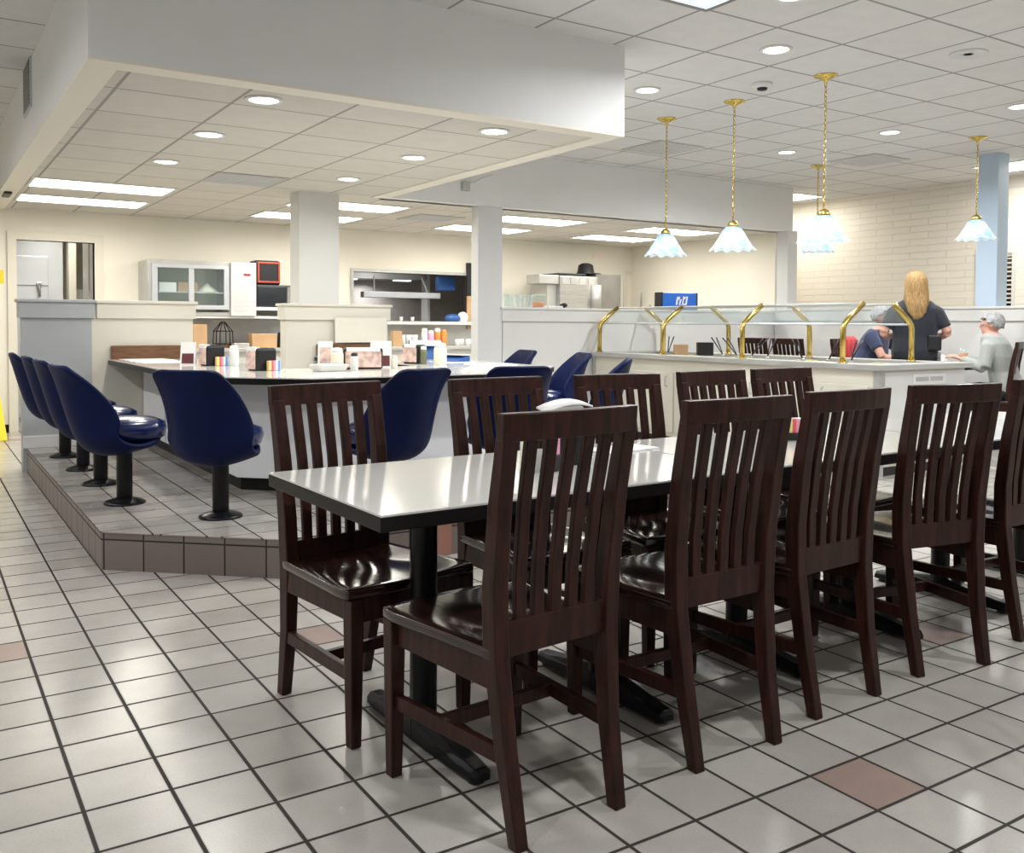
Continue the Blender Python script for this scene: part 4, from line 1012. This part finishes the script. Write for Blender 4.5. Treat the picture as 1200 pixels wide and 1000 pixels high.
def head(mb, c, f, s=1.):
    """head with brow, nose, lips, chin and ears, facing f (unit, horizontal)"""
    c = Vector(c); f = Vector((f[0],f[1],0)).normalized(); r = Vector((f.y,-f.x,0)); rot = Matrix((r,f,Vector((0,0,1)))).transposed()
    P = lambda x,y,z: c+rot@Vector((x*s,y*s,z*s))
    mb.ball(P(0,-.008,.02),(.076*s,.097*s,.095*s),rot=rot); mb.ball(P(0,.035,-.055),(.056*s,.056*s,.065*s),rot=rot)
    mb.ball(P(0,.07,-.088),(.026*s,.02*s,.02*s)); mb.tube([P(0,.088,.02),P(0,.107,-.015),P(0,.098,-.028)],[.010*s,.014*s,.012*s])
    mb.ball(P(0,.088,-.052),(.024*s,.010*s,.009*s),rot=rot); mb.ball(P(0,.08,.03),(.05*s,.016*s,.012*s),rot=rot)
    for q in (-1,1): mb.ball(P(q*.078,-.005,-.005),(.010*s,.02*s,.032*s),rot=rot)
    return P
def eyes(P, root):
    for q in (-1,1):
        e = MB().ball(P(q*.03,.083,.008),.010).build('eye', M['wplastic'], root, smooth=True)
        MB().ball(P(q*.03,.092,.008),.005).build('pupil', M['cola'], e, smooth=True)

# waitress, standing, back to us
t = thing('person', 'standing woman with long blonde hair in a black shirt, back to us', 'person', (8.12,5.44,.06), R(-50))
b = MB()
for s in (-1,1):
    b.tube([(s*.10,0,.86),(s*.105,.01,.47),(s*.11,-.02,.09)], [(.085,.09),(.058,.06),(.04,.042)], n=12)
    b.tube([(s*.11,-.03,.04),(s*.115,.08,.03),(s*.12,.15,.025)], [(.04,.038),(.042,.03),(.03,.02)], n=10)
    b.tube([(s*.12,0,1.31),(s*.195,-.008,1.275),(s*.25,-.02,1.18),(s*.285,-.03,1.10)], [.045,.045,.044,.042], n=10)
    b.tube([(s*.285,-.03,1.10),(s*.24,.09,1.06),(s*.11,.23,1.10)], [.042,.038,.026], n=10)
    hand(b, (s*.11,.23,1.10), (-s*.55,.8,.1), (0,0,1), s*-1)
b.loft([ring(0,0,z,rx,ry) for z,rx,ry in ((.80,.17,.12),(.92,.195,.14),(1.05,.175,.125),(1.2,.185,.13),(1.33,.17,.10),(1.40,.11,.08),(1.43,.06,.06))])
b.tube([(0,-.005,1.40),(0,.01,1.50)], [.055,.052], n=12)
P = head(b, (0,.02,1.575), (.35,.94))
b.build('body', M['skin'], t, remesh=.011)
eyes(P, t)
g = MB().loft([ring(0,0,z,rx,ry) for z,rx,ry in ((.80,.20,.155),(.92,.215,.16),(1.05,.20,.145),(1.2,.208,.148),(1.33,.212,.13),(1.40,.15,.105),(1.425,.09,.08))])
for s in (-1,1): g.tube([(s*.12,0,1.325),(s*.195,-.006,1.29),(s*.262,-.022,1.15)], [.07,.068,.062], n=12)
g.build('black_shirt', M['tshirt'], t, remesh=.011)
g = MB().loft([ring(0,0,z,rx,ry) for z,rx,ry in ((.74,.20,.14),(.86,.21,.16),(.92,.20,.15))])
for s in (-1,1): g.tube([(s*.10,0,.84),(s*.105,.01,.47),(s*.11,-.02,.07)], [(.10,.11),(.075,.078),(.06,.062)], n=12)
g.build('trousers', M['dark'], t, remesh=.011)
MB().box(.10,.22,-.15,-.10,.93,1.08).build('apron_pouch', M['blackp'], t, bevel=.015)
for s in (-1,1): MB().tube([(s*.11,-.07,.035),(s*.115,.06,.04),(s*.12,.165,.03)], [(.045,.038),(.048,.042),(.035,.025)], n=12).build('shoe', M['blackp'], t, smooth=True)
rings = []
for z,rx,ry,cy in ((1.694,.02,.02,.0),(1.685,.055,.07,.0),(1.655,.083,.105,-.005),(1.60,.097,.118,-.012),(1.55,.100,.112,-.025),(1.50,.106,.10,-.04),(1.45,.105,.08,-.06),(1.40,.11,.07,-.08),(1.35,.098,.055,-.10),(1.30,.088,.04,-.115),(1.26,.06,.03,-.12),(1.22,.03,.018,-.125)):
    rg = []
    for i in range(40):
        a_ = 2*PI*i/40; m_ = 1+.05*math.sin(7*a_+z*14)+.05*math.sin(13*a_+5*math.sin(z*22))
        x_, y_ = rx*m_*math.cos(a_), cy+ry*m_*math.sin(a_)
        lim = .085 if z > 1.63 else (.045 if z > 1.56 else .0)
        rg.append((x_, min(y_, lim), z))
    rings.append(rg)
MB().loft(rings).build('hair', M['blonde'], t, smooth=True)

def seated(loc, rz, label, shirt, pants, hairm, lean, heads, armpts, sleeve, hs=1., belly=.16):
    t = thing('person', label, 'person', loc, rz)
    b = MB()
    tors = [(.50,.17,.14,-.10),(.60,.185,.15,-.09),(.75,belly+.03,belly,-.06+lean*.3),(.90,.185,.14,-.04+lean*.6),(1.03,.19,.115,-.03+lean*.85),(1.10,.15,.09,-.02+lean),(1.14,.07,.06,-.01+lean)]
    b.loft([ring(0,cy,z,rx,ry) for z,rx,ry,cy in tors])
    for s in (-1,1):
        b.tube([(s*.10,-.08,.53),(s*.115,.18,.545),(s*.12,.38,.51)], [(.085,.08),(.08,.075),(.062,.06)], n=12)
        b.tube([(s*.12,.39,.50),(s*.12,.40,.28),(s*.12,.38,.09)], [(.058,.06),(.05,.055),(.038,.04)], n=12)
        b.tube([(s*.12,.36,.05),(s*.125,.46,.035),(s*.13,.53,.028)], [(.04,.04),(.04,.03),(.03,.02)], n=10)
    hx,hy,hz = heads[0]
    b.tube([(0,-.02+lean,1.10),(hx*.6,hy-.02,hz-.09)], [.056,.052], n=12)
    for s,sh,el,wr,dr,up in armpts:
        b.tube([sh,[(sh[k]+el[k])/2 for k in range(3)],el], [.056,.05,.042], n=10); b.tube([el,[(el[k]*.55+wr[k]*.45) for k in range(3)],wr], [.042,.04,.026], n=10)
        hand(b, wr, dr, up, -s, curl=1.)
    P = head(b, heads[0], heads[1], hs)
    b.build('body', M['skin'], t, remesh=.011); eyes(P, t)
    g = MB().loft([ring(0,cy,z,rx+.022,ry+.022) for z,rx,ry,cy in tors[:-1]]+[ring(0,tors[-1][3],1.13,.085,.075)])
    for s,sh,el,wr,dr,up in armpts:
        e2 = [sh[k]+(el[k]-sh[k])*min(1,sleeve) for k in range(3)]
        g.tube([[sh[0]*.8,sh[1],sh[2]+.01],sh,e2], [.07,.072,.062], n=12)
        if sleeve > 1:
            w2 = [el[k]+(wr[k]-el[k])*.9 for k in range(3)]
            g.tube([el,[(el[k]+w2[k])/2 for k in range(3)],w2], [.06,.055,.042], n=12)
    g.build('shirt', shirt, t, remesh=.011)
    g = MB().loft([ring(0,-.10,z,rx,ry) for z,rx,ry in ((.48,.17,.14),(.56,.20,.17),(.64,.20,.165))])
    for s in (-1,1):
        g.tube([(s*.10,-.08,.53),(s*.115,.18,.545),(s*.12,.39,.51)], [(.10,.09),(.095,.088),(.078,.075)], n=12)
        g.tube([(s*.12,.40,.52),(s*.12,.41,.28),(s*.12,.39,.08)], [(.075,.075),(.066,.07),(.058,.06)], n=12)
    g.build('trousers', pants, t, remesh=.011)
    for s in (-1,1): MB().tube([(s*.12,.33,.035),(s*.125,.45,.04),(s*.13,.55,.028)], [(.045,.038),(.046,.04),(.034,.025)], n=12).build('shoe', M['blackp'], t, smooth=True)
    # short hair cap following the skull, open over the face
    c = Vector(heads[0]); f = Vector((heads[1][0],heads[1][1],0)).normalized(); r_ = Vector((f.y,-f.x,0)); rot = Matrix((r_,f,Vector((0,0,1)))).transposed()
    hm = MB(); rr = []
    for k in range(9):
        th = .02+k*(2.15/8); rw = []
        for i in range(28):
            a_ = 2*PI*i/28; lim = 1.15 if math.sin(a_) > .45 else (1.55 if math.sin(a_) > .0 else 2.15)
            q = min(th, lim); m_ = 1.06+.05*math.sin(9*a_+2*k)+.03*math.sin(4*a_-3*k)
            rw.append(c+rot@Vector((.088*hs*m_*math.sin(q)*math.cos(a_), -.012*hs+.110*hs*m_*math.sin(q)*math.sin(a_), .024*hs+.105*hs*m_*math.cos(q))))
        rr.append(rw)
    o = hm.loft(rr, cap=False).build('hair', hairm, t, smooth=True)
    md = o.modifiers.new('solid','SOLIDIFY'); md.thickness = .014
    return t, P
TZ = .77
man, P = seated((8.665,6.335,.06), R(195), 'seated grey haired man in a navy polo leaning on the table', M['navy'], M['jeans'], M['greyh'], .10,
    ((0,.13,1.255),(.12,.99)), [(1,(.20,.08,1.06),(.27,.24,.83),(.02,.40,.815),(-.8,.6,0),(0,0,1)),(-1,(-.20,.08,1.06),(-.26,.27,.84),(-.06,.27,1.08),(.3,-.1,1),(0,1,0))], .62, 1.02, .19)
wom, P = seated((8.865,5.03,.06), R(27), 'seated woman with short grey hair and glasses in a grey sweater', M['sweater'], M['dark'], M['greyh'], .08,
    ((0,.075,1.215),(-.05,.99)), [(1,(.17,.09,1.0),(.23,.12,.79),(.09,.33,.87),(-.2,.9,.3),(.5,0,1)),(-1,(-.17,.09,1.0),(-.23,.12,.79),(-.09,.34,.87),(.2,.9,.3),(-.5,0,1))], 1.2, .97, .12)
wom.scale = (.97,.97,.97)
gm = MB()
for q in (-1,1): gm.tube([P(q*.032+.024*math.cos(a_),.098,.006+.019*math.sin(a_)) for a_ in [k*2*PI/12 for k in range(13)]], .0022, n=5)
gm.tube([P(-.01,.1,.01),P(.01,.1,.01)], .002, n=5)
for q in (-1,1): gm.tube([P(q*.056,.096,.008),P(q*.078,.0,.012)], .002, n=5)
gm.build('glasses', M['chrome'], wom)
# jacket on the chair, things on the diners' table
t = thing('red_jacket', 'red jacket hanging over the chair back behind the man', 'jacket', (8.855,6.765,.06), R(8))
rr = []
for i,(z,dy,hw) in enumerate(((.55,.075,.12),(.8,.07,.13),(1.0,.055,.13),(1.045,.0,.13),(1.0,-.052,.13),(.8,-.06,.13),(.66,-.062,.12))):
    rr.append([(hw*s_/4, dy+.012*math.sin(s_*2.1+i), z) for s_ in range(-4,5)])
o = MB().loft(rr, cap=False, closed=False).build('cloth', M['red'], t, smooth=True)
md = o.modifiers.new('solid','SOLIDIFY'); md.thickness = .012
dz = .06+.766
t = thing('tumbler', 'tumbler of dark cola on the diners table', 'glass', (8.58,5.50,dz))
MB().lathe([(.034,0),(.042,.16),(.039,.16),(.032,.006)], n=20).build('glass', M['tumbler'], t, smooth=True)
MB().lathe([(.030,.007),(.0375,.14),(.002,.141)], n=20).build('cola', M['cola'], t, smooth=True)
t = thing('juice_glass', 'glass of orange drink in front of the grey haired woman', 'glass', (8.93,5.43,dz))
MB().lathe([(.036,0),(.04,.17),(.037,.17),(.034,.006)], n=20).build('glass', M['tumbler'], t, smooth=True)
MB().lathe([(.032,.007),(.035,.13),(.002,.131)], n=20).build('drink', M['juice'], t, smooth=True)
t = thing('paper_napkin', 'crumpled white napkin on the diners table', 'napkin', (8.82,5.60,dz))
MB().ball((0,0,.05),(.06,.05,.06),n=9,m=6).build('napkin', M['paper'], t)
t = thing('dinner_plate', 'white plate in front of the grey haired woman', 'plate', (9.05,5.56,dz))
MB().lathe([(.06,0),(.12,.015),(.125,.018),(.06,.006)], n=28).build('plate', M['wplastic'], t, smooth=True)
MB().ball((0,0,.018),(.06,.05,.02)).build('food', M['orange'], t, smooth=True)

# ------------------------------------------------------------------ daylight, camera, view
wd = bpy.data.worlds.new('daylight'); SC.world = wd; wd.use_nodes = True
wd.node_tree.nodes['Background'].inputs[0].default_value = (.86,.93,1,1)
wd.node_tree.nodes['Background'].inputs[1].default_value = .45

f, pit, roll, yaw, cy = 1089.85, .0306, .0054, .5719, 413.42
fw = Vector((math.sin(yaw)*math.cos(pit), math.cos(yaw)*math.cos(pit), -math.sin(pit)))
r = Vector((math.cos(yaw), -math.sin(yaw), 0)); u = r.cross(fw)
r2 = r*math.cos(roll)+u*math.sin(roll); u2 = u*math.cos(roll)-r*math.sin(roll)
cam = bpy.data.cameras.new('camera'); co = bpy.data.objects.new('camera', cam); COL.objects.link(co)
mx = Matrix((r2, u2, -fw)).transposed().to_4x4(); mx.translation = (0,0,1.22)
co.matrix_world = mx
cam.sensor_fit = 'HORIZONTAL'; cam.sensor_width = 36; cam.lens = 36*f/1200; cam.shift_y = (cy-500)/1200
cam.clip_start = .05; cam.clip_end = 100
SC.camera = co
SC.view_settings.view_transform = 'Standard'; SC.view_settings.look = 'None'; SC.view_settings.gamma = 1
SC.view_settings.use_curve_mapping = False; SC.view_settings.exposure = .1
SC.cycles.use_denoising = True
SC.cycles.max_bounces = 8; SC.cycles.diffuse_bounces = 5; SC.cycles.transparent_max_bounces = 12
SC.cycles.sample_clamp_indirect = 6
